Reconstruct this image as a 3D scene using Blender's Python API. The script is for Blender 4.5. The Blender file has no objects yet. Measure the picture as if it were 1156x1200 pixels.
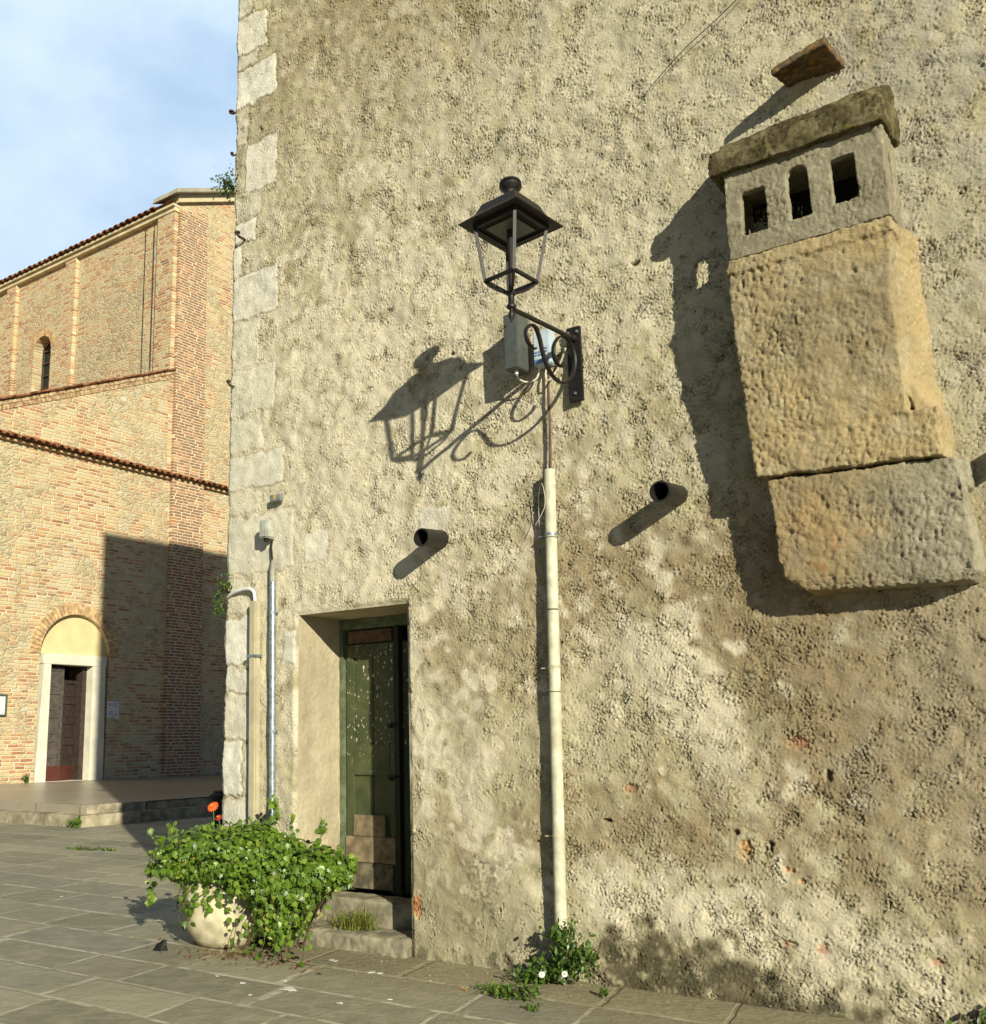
import bpy, bmesh, math, random
import numpy as np
from mathutils import Vector, Matrix, noise as mn
R = math.radians
sc = bpy.context.scene
COL = sc.collection
random.seed(7); rng = np.random.default_rng(11)

# ------------------------------------------------------------------ camera
yaw, pit, rol, FPX = .645, .1955, .01296, 1206.0
f = np.array([-math.sin(yaw)*math.cos(pit), math.cos(yaw)*math.cos(pit), math.sin(pit)])
r_ = np.array([math.cos(yaw), math.sin(yaw), 0]); d_ = -np.cross(r_, f)
r2 = math.cos(rol)*r_+math.sin(rol)*d_; d2 = -math.sin(rol)*r_+math.cos(rol)*d_
cam = bpy.data.objects.new('camera', bpy.data.cameras.new('camera')); COL.objects.link(cam)
M = Matrix.Identity(4)
for i in range(3):
    M[i][0] = r2[i]; M[i][1] = -d2[i]; M[i][2] = -f[i]
M[2][3] = 1.6
cam.matrix_world = M
cam.data.sensor_fit = 'HORIZONTAL'; cam.data.sensor_width = 36
cam.data.lens = 36*FPX/1156
cam.data.shift_x = (578-465)/1156; cam.data.shift_y = (628-600)/1156
cam.data.clip_end = 3000
sc.camera = cam

# ------------------------------------------------------------------ sun, sky, exposure
LIGHT = Vector((-.80, .547, -.345)).normalized()        # direction the sunlight travels
sun = bpy.data.objects.new('sun', bpy.data.lights.new('sun', 'SUN')); COL.objects.link(sun)
sun.rotation_euler = LIGHT.to_track_quat('-Z', 'Y').to_euler()
sun.data.energy = 5.0; sun.data.angle = R(.53); sun.data.color = (1.0, .938, .75)
W = bpy.data.worlds.new('World'); sc.world = W; W.use_nodes = True

class NT:
    """tiny wrapper to write node graphs"""
    def __init__(s, tree): s.t = tree
    def n(s, typ, ins=None, out=0, **props):
        nd = s.t.nodes.new(typ)
        for k, v in props.items(): setattr(nd, k, v)
        for k, v in (ins or {}).items():
            sk = nd.inputs[k]
            if isinstance(v, bpy.types.NodeSocket): s.t.links.new(v, sk)
            else: sk.default_value = v
        return nd.outputs[out] if out is not None else nd
    def m(s, op, a, b=0.0, c=0.0, clamp=False): return s.n('ShaderNodeMath', {0: a, 1: b, 2: c}, operation=op, use_clamp=clamp)
    def add(s, a, b): return s.m('ADD', a, b)
    def mul(s, a, b): return s.m('MULTIPLY', a, b)
    def noise(s, vec, scale, detail=4, rough=.55, dist=0.0, out=0):
        return s.n('ShaderNodeTexNoise', {'Vector': vec, 'Scale': scale, 'Detail': detail, 'Roughness': rough, 'Distortion': dist}, out)
    def ss(s, v, a, b, x=0.0, y=1.0):
        return s.n('ShaderNodeMapRange', {'Value': v, 'From Min': a, 'From Max': b, 'To Min': x, 'To Max': y}, interpolation_type='SMOOTHSTEP')
    def mix(s, fac, a, b, mode='MIX'):
        nd = s.t.nodes.new('ShaderNodeMix'); nd.data_type = 'RGBA'; nd.blend_type = mode
        for k, v in ((0, fac), (6, a), (7, b)):
            sk = nd.inputs[k]
            if isinstance(v, bpy.types.NodeSocket): s.t.links.new(v, sk)
            else: sk.default_value = v if k == 0 else (*v[:3], 1)
        return nd.outputs[2]
    def ramp(s, fac, stops, interp='LINEAR'):
        nd = s.t.nodes.new('ShaderNodeValToRGB'); s.t.links.new(fac, nd.inputs[0])
        e = nd.color_ramp.elements; nd.color_ramp.interpolation = interp
        while len(e) < len(stops): e.new(1)
        for q, (p, c) in zip(e, stops): q.position = p; q.color = (*c, 1)
        return nd.outputs[0]
    def xyz(s, v):
        nd = s.n('ShaderNodeSeparateXYZ', {0: v}, None); return nd.outputs[0], nd.outputs[1], nd.outputs[2]
    def comb(s, x, y, z): return s.n('ShaderNodeCombineXYZ', {0: x, 1: y, 2: z})
    def attr(s, name): return s.n('ShaderNodeAttribute', attribute_name=name, out=2)
    def pos(s): return s.n('ShaderNodeNewGeometry', out=0)
    def bump(s, h, strength=.5, dist=.01, normal=None):
        ins = {'Strength': strength, 'Distance': dist, 'Height': h}
        if normal is not None: ins['Normal'] = normal
        return s.n('ShaderNodeBump', ins)

w = NT(W.node_tree); W.node_tree.nodes.clear()
sky = w.n('ShaderNodeTexSky', out=None, sky_type='NISHITA')
sky.sun_disc = False; sky.sun_elevation = R(19.8); sky.sun_rotation = math.atan2(.80, -.547)
sky.air_density = .5; sky.dust_density = .15; sky.ozone_density = 1.5
gen = w.n('ShaderNodeTexCoord', out=0)
gx, gy, gz = w.xyz(gen)
cv = w.comb(w.mul(gx, 1.0), w.mul(gy, 1.0), w.mul(gz, 2.2))
c1 = w.noise(cv, 2.3, 6, .52, .5); c2 = w.noise(w.comb(w.mul(gx, 1), gy, w.mul(gz, 1.4)), 6.0, 5, .5, .3)
cm = w.ss(w.add(w.mul(c1, .7), w.mul(c2, .3)), .36, .60)
view_sky = w.ss(w.add(w.add(w.mul(gx, -.72), w.mul(gy, .50)), w.mul(gz, .47)), .66, .90)      # sky and cloud brightened only around the view, leaving fill light low
blue = w.mix(w.mul(view_sky, .88), sky.outputs[0], (7.2, 10.2, 14.0))
cloudy = w.mix(w.mul(w.mul(cm, .85), view_sky), blue, (11.6, 14.0, 16.2))
bg = w.n('ShaderNodeBackground', {'Color': cloudy, 'Strength': .05})
w.t.links.new(bg, w.n('ShaderNodeOutputWorld', out=None).inputs[0]) if False else None
ow = W.node_tree.nodes.new('ShaderNodeOutputWorld'); W.node_tree.links.new(bg, ow.inputs[0])
sc.view_settings.view_transform = 'Standard'; sc.view_settings.look = 'None'
sc.view_settings.exposure = .48; sc.view_settings.gamma = 1
sc.render.engine = 'CYCLES'

# ------------------------------------------------------------------ helpers
def tag(o, label=None, cat=None, group=None, kind=None):
    for k, v in (('label', label), ('category', cat), ('group', group), ('kind', kind)):
        if v: o[k] = v
    return o
def empty(name, loc=(0, 0, 0), **kw):
    o = bpy.data.objects.new(name, None); COL.objects.link(o); o.location = loc; o.empty_display_size = .1
    return tag(o, **kw)
def link(name, me, mat=None, parent=None, smooth=False, **kw):
    me.name = name
    o = bpy.data.objects.new(name, me); COL.objects.link(o)
    if mat: me.materials.append(mat)
    if parent:
        o.parent = parent
        # objects are built in world coordinates: keep them where they are
        p = parent; off = Vector((0, 0, 0))
        while p: off += p.location; p = p.parent
        me.transform(Matrix.Translation(-off))
    if smooth: me.polygons.foreach_set('use_smooth', [True]*len(me.polygons))
    return tag(o, **kw)
class MB:
    def __init__(s): s.v = []; s.f = []
    def addm(s, vs, fs):
        b = len(s.v); s.v += [tuple(v) for v in vs]; s.f += [tuple(i+b for i in q) for q in fs]; return s
    def hexa(s, p):   # p: 8 corners, bottom 4 ccw then top 4
        return s.addm(p, [(3, 2, 1, 0), (4, 5, 6, 7), (0, 1, 5, 4), (1, 2, 6, 5), (2, 3, 7, 6), (3, 0, 4, 7)])
    def box(s, x0, x1, y0, y1, z0, z1):
        return s.hexa([(x0, y0, z0), (x1, y0, z0), (x1, y1, z0), (x0, y1, z0), (x0, y0, z1), (x1, y0, z1), (x1, y1, z1), (x0, y1, z1)])
    def tube(s, pts, r, n=10, cap=True, flat=None):
        pts = [Vector(p) for p in pts]; rs = r if isinstance(r, (list, tuple)) else [r]*len(pts)
        rings = []; up = None
        for i, p in enumerate(pts):
            t = (pts[min(i+1, len(pts)-1)]-pts[max(i-1, 0)]).normalized()
            if up is None: up = Vector((0, 0, 1)) if abs(t.z) < .9 else Vector((1, 0, 0))
            a = t.cross(up).normalized(); b = a.cross(t).normalized(); up = b
            fa, fb = flat or (1, 1)
            rings.append([p+a*math.cos(k*2*math.pi/n)*rs[i]*fa+b*math.sin(k*2*math.pi/n)*rs[i]*fb for k in range(n)])
        vs = [v for g in rings for v in g]; fs = []
        for i in range(len(rings)-1):
            for k in range(n):
                fs.append((i*n+k, i*n+(k+1) % n, (i+1)*n+(k+1) % n, (i+1)*n+k))
        if cap: fs += [tuple(range(n))[::-1], tuple((len(rings)-1)*n+k for k in range(n))]
        return s.addm(vs, fs)
    def lathe(s, c, prof, n=24, rot=0, cap=True):
        vs = [(c[0]+r*math.cos(rot+k*2*math.pi/n), c[1]+r*math.sin(rot+k*2*math.pi/n), c[2]+z) for r, z in prof for k in range(n)]
        fs = [(i*n+k, i*n+(k+1) % n, (i+1)*n+(k+1) % n, (i+1)*n+k) for i in range(len(prof)-1) for k in range(n)]
        if cap: fs += [tuple(range(n))[::-1], tuple((len(prof)-1)*n+k for k in range(n))]
        return s.addm(vs, fs)
    def bar(s, a, b, wd, th, up=(0, 0, 1)):
        a = Vector(a); b = Vector(b); t = (b-a).normalized(); u = Vector(up)
        sd = t.cross(u).normalized()*wd/2; u = sd.cross(t).normalized()*th/2
        return s.hexa([a-sd-u, a+sd-u, b+sd-u, b-sd-u, a-sd+u, a+sd+u, b+sd+u, b-sd+u])
    def build(s, name, mat=None, parent=None, smooth=False, bevel=0, fix=True, **kw):
        me = bpy.data.meshes.new(name); me.from_pydata([tuple(v) for v in s.v], [], s.f)
        if fix or bevel:
            bm = bmesh.new(); bm.from_mesh(me)
            if fix: bmesh.ops.recalc_face_normals(bm, faces=bm.faces)
            if bevel:
                es = [e for e in bm.edges if len(e.link_faces) == 2 and e.calc_face_angle() > .6]
                bmesh.ops.bevel(bm, geom=es, offset=bevel, segments=2, affect='EDGES', clamp_overlap=True)
            bm.to_mesh(me); bm.free()
        o = link(name, me, mat, parent, **kw)
        if smooth:
            me.polygons.foreach_set('use_smooth', [True]*len(me.polygons)); me.set_sharp_from_angle(angle=R(40))
        return o
def rough(hexas, name, mat, parent=None, res=.012, amp=.01, freq=9, pit=0, **kw):
    """overlapping hexahedra fused by a voxel remesh, then displaced by position noise: one lump of rough render"""
    b = MB()
    for p in hexas: b.hexa(p)
    me = bpy.data.meshes.new('tmp'); me.from_pydata([tuple(v) for v in b.v], [], b.f)
    bm = bmesh.new(); bm.from_mesh(me); bmesh.ops.recalc_face_normals(bm, faces=bm.faces); bm.to_mesh(me); bm.free()
    o = bpy.data.objects.new('tmp', me); COL.objects.link(o)
    md = o.modifiers.new('r', 'REMESH'); md.mode = 'VOXEL'; md.voxel_size = res
    ms = o.modifiers.new('s', 'SMOOTH'); ms.factor = .5; ms.iterations = pit or 7
    dg = bpy.context.evaluated_depsgraph_get(); me2 = bpy.data.meshes.new_from_object(o.evaluated_get(dg))
    bpy.data.objects.remove(o); bpy.data.meshes.remove(me)
    n = len(me2.vertices); co = np.empty(n*3); me2.vertices.foreach_get('co', co); co = co.reshape(-1, 3)
    no = np.empty(n*3); me2.vertices.foreach_get('normal', no); no = no.reshape(-1, 3)
    for i in range(n):
        v = Vector(co[i]); a = mn.noise_vector(v*freq*.3)*.9+mn.noise_vector(v*freq)*.55
        r1 = abs(mn.noise(v*freq*1.7)); vs_ = Vector((v.x, v.y, v.z*.6)); h = mn.noise(v*freq*2.2)*.35+(min(.05, mn.noise(vs_*freq*6.5+a*2))*.85+min(.06, mn.noise(v*freq*12.5))*.80)*(.45+1.0*max(0, mn.noise(v*freq*.45)+.35))-math.exp(-(r1/.06)**2)*.45*max(0, mn.noise(v*freq*.6)+.25)
        q = mn.noise(v*freq*4.3+Vector((9, 3, 5)))
        if q > .55: h -= (q-.55)*2.0
        co[i] += (np.array(a)+no[i]*h*1.5)*amp
    me2.vertices.foreach_set('co', co.ravel()); me2.update()
    return link(name, me2, mat, parent, smooth=True, **kw)
def hx(x0, x1, y0, y1, z0, z1):
    return [(x0, y0, z0), (x1, y0, z0), (x1, y1, z0), (x0, y1, z0), (x0, y0, z1), (x1, y0, z1), (x1, y1, z1), (x0, y1, z1)]

# ------------------------------------------------------------------ materials
def mat(name):
    m = bpy.data.materials.new(name); m.use_nodes = True; m.node_tree.nodes.clear()
    t = NT(m.node_tree)
    b = m.node_tree.nodes.new('ShaderNodeBsdfPrincipled'); o = m.node_tree.nodes.new('ShaderNodeOutputMaterial')
    m.node_tree.links.new(b.outputs[0], o.inputs[0])
    def fin(color=None, rough=.8, normal=None, metal=0, spec=.3, **k):
        for key, v in (('Base Color', color), ('Roughness', rough), ('Normal', normal), ('Metallic', metal), ('Specular IOR Level', spec), *k.items()):
            if v is None: continue
            key = key.replace('_', ' ')
            if isinstance(v, bpy.types.NodeSocket): m.node_tree.links.new(v, b.inputs[key])
            elif isinstance(v, tuple): b.inputs[key].default_value = (*v, 1)
            else: b.inputs[key].default_value = v
        return m
    return t, fin
def simple(name, col, rough=.6, metal=0, var=.25, scale=14, bump=.15, spec=.4, col2=None):
    t, fin = mat(name); p = t.n('ShaderNodeTexCoord', out=3)
    n = t.noise(p, scale, 5, .6)
    c = t.mix(t.ss(n, .35, .7), tuple(c*(1-var) for c in col), col2 or tuple(min(1, c*(1+var)) for c in col))
    return fin(c, rough, t.bump(t.noise(p, scale*5, 3), bump, .004), metal, spec)

# --- plaster of the old house (masks are real stains, patches and exposed stones carried by the mesh)
def plaster_mat(name='old_plaster', attrs=True, base=None):
    t, fin = mat(name); p = t.pos()
    n1 = t.noise(p, 1.1, 5, .6); n2 = t.noise(p, 5.5, 6, .62, .4); n3 = t.noise(p, 38, 5, .7)
    cA, cB = base or ((.460, .418, .276), (.350, .308, .186))
    c = t.mix(t.ss(n1, .38, .66), cA, cB)
    c = t.mix(t.mul(t.ss(n2, .48, .72), .30), c, (.52, .49, .36))
    if attrs:
        c = t.mix(t.mul(t.attr('warm'), .85), c, (.258, .196, .108))
        c = t.mix(t.mul(t.attr('pale'), .85), c, (.635, .580, .435))
        c = t.mix(t.mul(t.attr('grey'), .8), c, (.35, .33, .26))
        st = t.mix(t.ss(t.noise(p, 9, 6, .65), .35, .7), (.72, .70, .60), (.54, .52, .43))
        c = t.mix(t.attr('stone'), c, st)
        c = t.mix(t.attr('moss'), c, t.mix(t.ss(n2, .4, .65), (.055, .052, .028), (.115, .094, .052)))
        c = t.mix(t.attr('brick'), c, t.mix(t.ss(n2, .4, .6), (.36, .105, .05), (.50, .30, .14)))
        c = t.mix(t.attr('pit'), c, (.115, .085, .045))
    else:
        mo = t.ss(t.noise(p, 3.3, 6, .65), .55, .75)
        c = t.mix(t.mul(mo, .5), c, (.28, .26, .17))
    spk = t.ss(n3, .60, .72); c = t.mix(t.mul(spk, .55), c, (.20, .16, .10))
    spk2 = t.ss(t.noise(p, 55, 3, .6), .62, .7); c = t.mix(t.mul(spk2, .35), c, (.62, .60, .52))
    # iron hard grain that the displaced mesh does not carry
    h = t.add(t.mul(t.noise(p, 85, 5, .7), .7), t.mul(t.noise(p, 260, 3, .6), .35))
    hn = t.noise(p, 42, 5, .7, .8); h = t.add(h, t.mul(t.m('MINIMUM', hn, .52), 1.6))
    return fin(c, .92, t.bump(h, .85, .0085), 0, .15)
M_plaster = plaster_mat()
M_flue = plaster_mat('chimney_render', False, ((.375, .292, .152), (.265, .215, .125)))
M_fluegrey = plaster_mat('chimney_grey_render', False, ((.250, .225, .155), (.180, .158, .105)))
t, fin = mat('corbel_render'); p = t.pos(); px_, py_, pz_ = t.xyz(p)
k = t.ss(t.add(px_, t.add(t.mul(t.noise(p, 5, 6, .7), .9), t.mul(pz_, -.16))), -1.60, -1.00)
och = t.mix(t.ss(t.noise(p, 3, 5), .4, .65), (.345, .255, .13), (.27, .22, .13))
och = t.mix(t.mul(t.ss(t.noise(p, 7, 4, .5), .66, .72), .6), och, (.42, .18, .06))
c = t.mix(k, och, t.mix(t.ss(t.noise(p, 5, 5, .7), .4, .65), (.33, .305, .22), (.255, .23, .155)))
c = t.mix(t.mul(t.ss(t.noise(p, 40, 5, .7), .6, .72), .5), c, (.18, .14, .08))
M_corbel = fin(c, .93, t.bump(t.add(t.noise(p, 85, 5, .7), t.mul(t.m('MINIMUM', t.noise(p, 42, 5, .7, .8), .52), 1.6)), .9, .0095), 0, .1)
t, fin = mat('mossy_stone'); p = t.pos()
c = t.mix(t.ss(t.noise(p, 6, 6, .7), .42, .6), (.075, .062, .030), (.18, .155, .085))
c = t.mix(t.mul(t.ss(t.noise(p, 17, 5, .7), .55, .68), .7), c, (.15, .135, .03))
M_moss = fin(c, .95, t.bump(t.noise(p, 60, 6, .75), 1, .015), 0, .1)
t, fin = mat('cap_tile'); p = t.pos()
c = t.mix(t.ss(t.noise(p, 9, 6, .7), .4, .65), (.085, .062, .034), (.14, .105, .065))
c = t.mix(t.mul(t.ss(t.noise(p, 22, 5, .7), .52, .62), .8), c, (.28, .15, .03))
M_cap = fin(c, .95, t.bump(t.noise(p, 50, 6, .75), .8, .01), 0, .1)
M_reveal = plaster_mat('reveal_plaster', False, ((.49, .425, .285), (.37, .315, .21)))
M_ventshade = simple('vent_shade', (.02, .018, .015), .95, spec=.05)
M_stone = simple('step_stone', (.26, .235, .165), .9, var=.35, scale=7, bump=.5, spec=.15)
M_iron = simple('black_iron', (.019, .016, .014), .5, .35, .3, 30, .1, .5)
M_irond = simple('dark_iron_underside', (.016, .014, .012), .7, .2, .3, 30, .1, .3)
M_rust = simple('rusty_iron', (.06, .035, .022), .85, .2, .4, 40, .4)
M_box = simple('grey_green_box', (.075, .085, .078), .45, .1, .12, 20, .05)
M_white = simple('white_plastic', (.62, .63, .62), .5, 0, .08)
M_jb = simple('pale_blue_plastic', (.42, .50, .56), .5, 0, .08)
M_label = simple('blue_print', (.10, .17, .36), .5, 0, .2)
M_duct = simple('cream_duct', (.50, .48, .35), .55, 0, .22, 9, .05)
M_duct2 = simple('beige_duct', (.42, .38, .25), .55, 0, .15, 4, .05)
M_seam = simple('seam', (.10, .09, .07), .8)
M_galv = simple('galvanised_pipe', (.30, .36, .40), .42, .6, .3, 24, .1, .5)
M_spout = simple('black_clay_spout', (.014, .012, .010), .5, 0, .3, 20, .1, .5)
M_pot = simple('cream_concrete', (.47, .42, .28), .9, 0, .26, 7, .45, .15)
M_soil = simple('soil', (.06, .04, .025), .95)
M_wire = simple('red_brown_wire', (.13, .055, .038), .6)
M_wirew = simple('white_cable', (.55, .50, .40), .5)
t, fin = mat('lamp_glass')
M_glass = fin((.09, .10, .08), .35, None, 0, .5)

# leaves: tone attribute per leaf
def leaf_mat(name, dark, mid, light, brown=None):
    t, fin = mat(name); a = t.attr('tone')
    c = t.ramp(a, [(0, dark), (.5, mid), (.95, light), (1, brown or light)])
    c = t.mix(.25, c, t.mix(t.noise(t.pos(), 60, 2), dark, light))
    m = fin(c, .38, None, 0, .45)
    tr = m.node_tree.nodes.new('ShaderNodeBsdfTranslucent'); m.node_tree.links.new(c, tr.inputs[0])
    mx = m.node_tree.nodes.new('ShaderNodeMixShader'); mx.inputs[0].default_value = .3
    b = [n for n in m.node_tree.nodes if n.type == 'BSDF_PRINCIPLED'][0]; o = [n for n in m.node_tree.nodes if n.type == 'OUTPUT_MATERIAL'][0]
    m.node_tree.links.new(b.outputs[0], mx.inputs[1]); m.node_tree.links.new(tr.outputs[0], mx.inputs[2]); m.node_tree.links.new(mx.outputs[0], o.inputs[0])
    return m
M_ivy = leaf_mat('ivy_leaves', (.026, .060, .008), (.095, .185, .016), (.25, .36, .045), (.30, .22, .06))
M_weed = leaf_mat('weed_leaves', (.022, .050, .010), (.065, .13, .018), (.16, .25, .035))
M_grass = leaf_mat('grass_blades', (.10, .15, .02), (.20, .25, .04), (.34, .34, .09))
M_dry = leaf_mat('dead_leaves', (.10, .035, .015), (.20, .08, .03), (.30, .16, .07))
M_stem = simple('brown_stem', (.09, .06, .035), .8)
M_orange = simple('orange_petals', (.85, .12, .02), .5, 0, .25, 30, .1)
M_petal = simple('white_petals', (.75, .75, .70), .5)
M_yellow = simple('yellow_centre', (.7, .45, .03), .6)

# --- masonry
def cells(t, u, v, bw, bh, mortar, soft=.006, wob=.012):
    uv = t.comb(u, v, 0.0)
    wn = t.n('ShaderNodeSeparateXYZ', {0: t.noise(uv, 3.5, 3, .6, out=1)}, None)
    v = t.add(v, t.mul(t.m('SUBTRACT', wn.outputs[0], .5), wob*4)); u = t.add(u, t.mul(t.m('SUBTRACT', wn.outputs[1], .5), wob*4))
    vr = t.m('DIVIDE', v, bh); row = t.m('FLOOR', vr)
    rr = t.n('ShaderNodeTexWhiteNoise', {'W': row}, 0, noise_dimensions='1D')
    uu = t.add(t.m('DIVIDE', u, bw), t.mul(rr, 7.3))
    uu = t.add(uu, t.mul(t.m('SINE', t.add(t.mul(uu, 2.1), t.mul(row, 1.7))), .22))
    colm = t.m('FLOOR', uu); fu = t.m('FRACT', uu); fv = t.m('FRACT', vr)
    du = t.mul(t.m('MINIMUM', fu, t.m('SUBTRACT', 1, fu)), bw); dv = t.mul(t.m('MINIMUM', fv, t.m('SUBTRACT', 1, fv)), bh)
    d = t.m('MINIMUM', du, dv)
    mask = t.ss(d, mortar*.5, mortar*.5+soft)
    wnn = t.n('ShaderNodeTexWhiteNoise', {'Vector': t.comb(colm, row, 3.3)}, None, noise_dimensions='3D')
    return mask, wnn.outputs[0], wnn.outputs[1], d
def masonry(name, axis, regular=.5, red=0.0, rubble=True):
    t, fin = mat(name); p = t.pos(); x, y, z = t.xyz(p); u = {'x': x, 'y': y}[axis]
    mask, rnd, rcol, d = cells(t, u, z, .34, .108, .022, .016, .016)
    n = t.noise(p, .45, 4, .6); n2 = t.noise(p, 1.6, 4, .6); n3 = t.noise(p, 14, 4, .65)
    rr = t.add(rnd, t.mul(t.m('SUBTRACT', n2, .5), 1.2)); rr = t.add(rr, red-.10)
    bc = t.ramp(rr, [(0, (.50, .44, .28)), (.24, (.55, .42, .20)), (.48, (.52, .32, .15)), (.70, (.46, .20, .09)), (.86, (.36, .12, .055)), (1, (.22, .085, .05))])
    bc = t.mix(t.mul(n3, .25), bc, (.52, .42, .25))
    c = t.mix(mask, (.56, .49, .33), bc)
    h = t.mul(mask, t.add(.75, t.mul(rnd, .25)))
    if rubble:
        uv = t.comb(t.mul(u, 3.3), t.mul(z, 8.2), 0.0)
        uvn = t.n('ShaderNodeVectorMath', {0: uv, 1: t.n('ShaderNodeVectorMath', {0: t.noise(uv, .8, 2, out=1), 3: 1.5}, 0, operation='SCALE')}, 0, operation='ADD')
        e = t.n('ShaderNodeTexVoronoi', {'Vector': uvn, 'Scale': 1.0}, 0, feature='DISTANCE_TO_EDGE', voronoi_dimensions='2D')
        vc = t.n('ShaderNodeTexVoronoi', {'Vector': uvn, 'Scale': 1.0}, 1, feature='F1', voronoi_dimensions='2D')
        vm = t.ss(t.add(e, t.mul(t.m('SUBTRACT', n3, .5), .22)), .06, .20); vr = t.n('ShaderNodeSeparateXYZ', {0: vc}, None).outputs[0]
        sc_ = t.ramp(vr, [(0, (.40, .36, .24)), (.3, (.50, .42, .25)), (.55, (.34, .27, .15)), (.75, (.46, .27, .12)), (.9, (.22, .16, .09)), (1, (.58, .54, .42))])
        sc_ = t.mix(t.mul(n3, .4), sc_, (.50, .43, .28))
        sw = t.ss(t.add(n, t.mul(t.m('SUBTRACT', n2, .5), .8)), .5-.1+regular*.12, .56+regular*.12)
        c = t.mix(sw, c, t.mix(vm, (.48, .41, .26), sc_)); h = t.add(t.mul(h, t.m('SUBTRACT', 1, sw)), t.mul(vm, sw))
    c = t.mix(t.mul(t.ss(t.noise(p, .9, 5, .7), .52, .74), .55 if rubble else .15), c, (.56, .49, .33)); c = t.mix(.05, c, (.54, .46, .33))
    c = t.mix(t.mul(t.ss(t.noise(t.comb(t.mul(x, 1.5), t.mul(y, 1.5), t.mul(z, .35)), 1.1, 6, .7), .56, .74), .45), c, (.24, .19, .11))
    return fin(c, .93, t.bump(t.add(h, t.mul(n3, .4)), .9, .03), 0, .12)
M_fac = masonry('facade_masonry', 'y', .35, .06)
M_pil = masonry('pilaster_brick', 'y', 0, .74, False)
M_side = masonry('side_masonry', 'x', .4, .0)
M_sidep = masonry('side_brick', 'x', 0, .05, False)
M_varch = simple('arch_brick', (.50, .34, .18), .9, 0, .35, 6, .5, .1)
M_cream = simple('cream_cornice', (.56, .48, .30), .9, 0, .15, 2, .3, .1)
M_tymp = simple('cream_plaster', (.60, .50, .27), .9, 0, .10, 1.5, .2, .1)
M_portal = simple('white_portal_stone', (.60, .57, .46), .8, 0, .10, 2, .2, .2)
M_coping = simple('grey_coping', (.36, .33, .25), .9, 0, .2, 2, .3, .1)
M_tile = simple('clay_tile', (.26, .085, .035), .85, 0, .55, 4, .4, .2, col2=(.36, .17, .08))
M_doorw = simple('weathered_brown_wood', (.042, .028, .022), .7, 0, .3, 8, .3)
M_doorg = simple('grey_brown_wood', (.075, .062, .052), .7, 0, .3, 8, .3)
M_kick = simple('red_kickboard', (.085, .022, .014), .6, 0, .2)

# paving
t, fin = mat('stone_paving'); p = t.pos(); x, y, z = t.xyz(p)
al = t.add(x, t.mul(y, .19)); ro = t.add(t.add(y, t.mul(x, -.02)), t.mul(t.m('SINE', t.mul(y, 1.35)), .13))
mask, rnd, rc, d = cells(t, al, ro, 1.05, .62, .020, .022, .012)
n = t.noise(p, 1.3, 5, .6); n3 = t.noise(p, 22, 6, .7); n4 = t.noise(p, 5, 6, .65, .4)
c = t.mix(rnd, (.205, .195, .130), (.36, .33, .225)); c = t.mix(t.mul(t.m('GREATER_THAN', rc, .72), .5), c, (.20, .19, .15)); c = t.mix(t.mul(t.ss(n4, .4, .7), .55), c, (.37, .34, .24))
c = t.mix(t.mul(t.ss(n3, .55, .7), .45), c, (.18, .16, .10))
c = t.mix(t.mul(t.ss(t.noise(p, 9, 4, .6), .64, .7), .5), c, (.36, .35, .28))
jc = t.mix(t.ss(n4, .45, .62), (.47, .44, .33), (.27, .24, .15))
c = t.mix(mask, jc, c)
# earthy strip along the foot of the wall
near = t.mul(t.ss(t.add(y, t.mul(n4, .9)), 6.05, 6.65), t.ss(x, -7.1, -6.6))
c = t.mix(t.mul(t.ss(t.noise(p, .7, 5, .65), .45, .68), .35), c, (.17, .16, .11)); c = t.mix(t.mul(near, .6), c, t.mix(t.ss(n3, .45, .6), (.17, .145, .07), (.29, .245, .15)))
h = t.add(t.mul(mask, t.add(.12, t.mul(rnd, .35))), t.add(t.mul(n4, 1.2), t.mul(n3, .5)))
M_pave = fin(c, .8, t.bump(h, .8, .02), 0, .25)
t, fin = mat('terrace_paving'); p = t.pos(); x, y, z = t.xyz(p)
mask, rnd, rc, d = cells(t, y, x, 2.4, 1.5, .03, .02, .01)
c = t.mix(rnd, (.30, .265, .20), (.37, .33, .25)); c = t.mix(t.mul(t.ss(t.noise(p, 2, 5), .4, .7), .5), c, (.26, .23, .17))
c = t.mix(mask, (.20, .17, .12), c)
M_terr = fin(c, .35, t.bump(t.noise(p, 4, 4), .15, .02), 0, .5)
M_terre = simple('worn_step_edge', (.33, .29, .20), .9, 0, .4, 3, .6, .1)

# green door paint, flaking
t, fin = mat('flaking_green_paint'); p = t.n('ShaderNodeTexCoord', out=3)
gx2, gy2, gz2 = t.xyz(p)
sp = t.comb(t.mul(gx2, 1.0), gy2, t.mul(gz2, .6))
fl = t.ss(t.noise(sp, 34, 4, .65), .615, .63); fl2 = t.ss(t.noise(sp, 9, 5, .7), .66, .70)
up = t.ss(gz2, .9, 1.4)
c = t.mix(t.ss(t.noise(p, 4, 5, .6), .35, .7), (.042, .056, .024), (.082, .090, .038))
c = t.mix(t.mul(fl2, .7), c, (.16, .12, .075))
c = t.mix(t.mul(fl, up), c, (.55, .54, .45))
M_green = fin(c, .55, t.bump(t.noise(sp, 40, 5), .4, .004), 0, .3)
M_greenf = simple('green_frame', (.105, .135, .072), .65, 0, .3, 12, .2)
M_plank = simple('bare_pine_board', (.20, .155, .090), .85, 0, .4, 9, .4)
M_plankd = simple('rotten_board', (.13, .115, .075), .9, 0, .5, 12, .5)
M_dark = simple('dark_paint_and_shade', (.015, .02, .012), .7)  # near-black tone; also paints the unlit depth behind both doors

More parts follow.
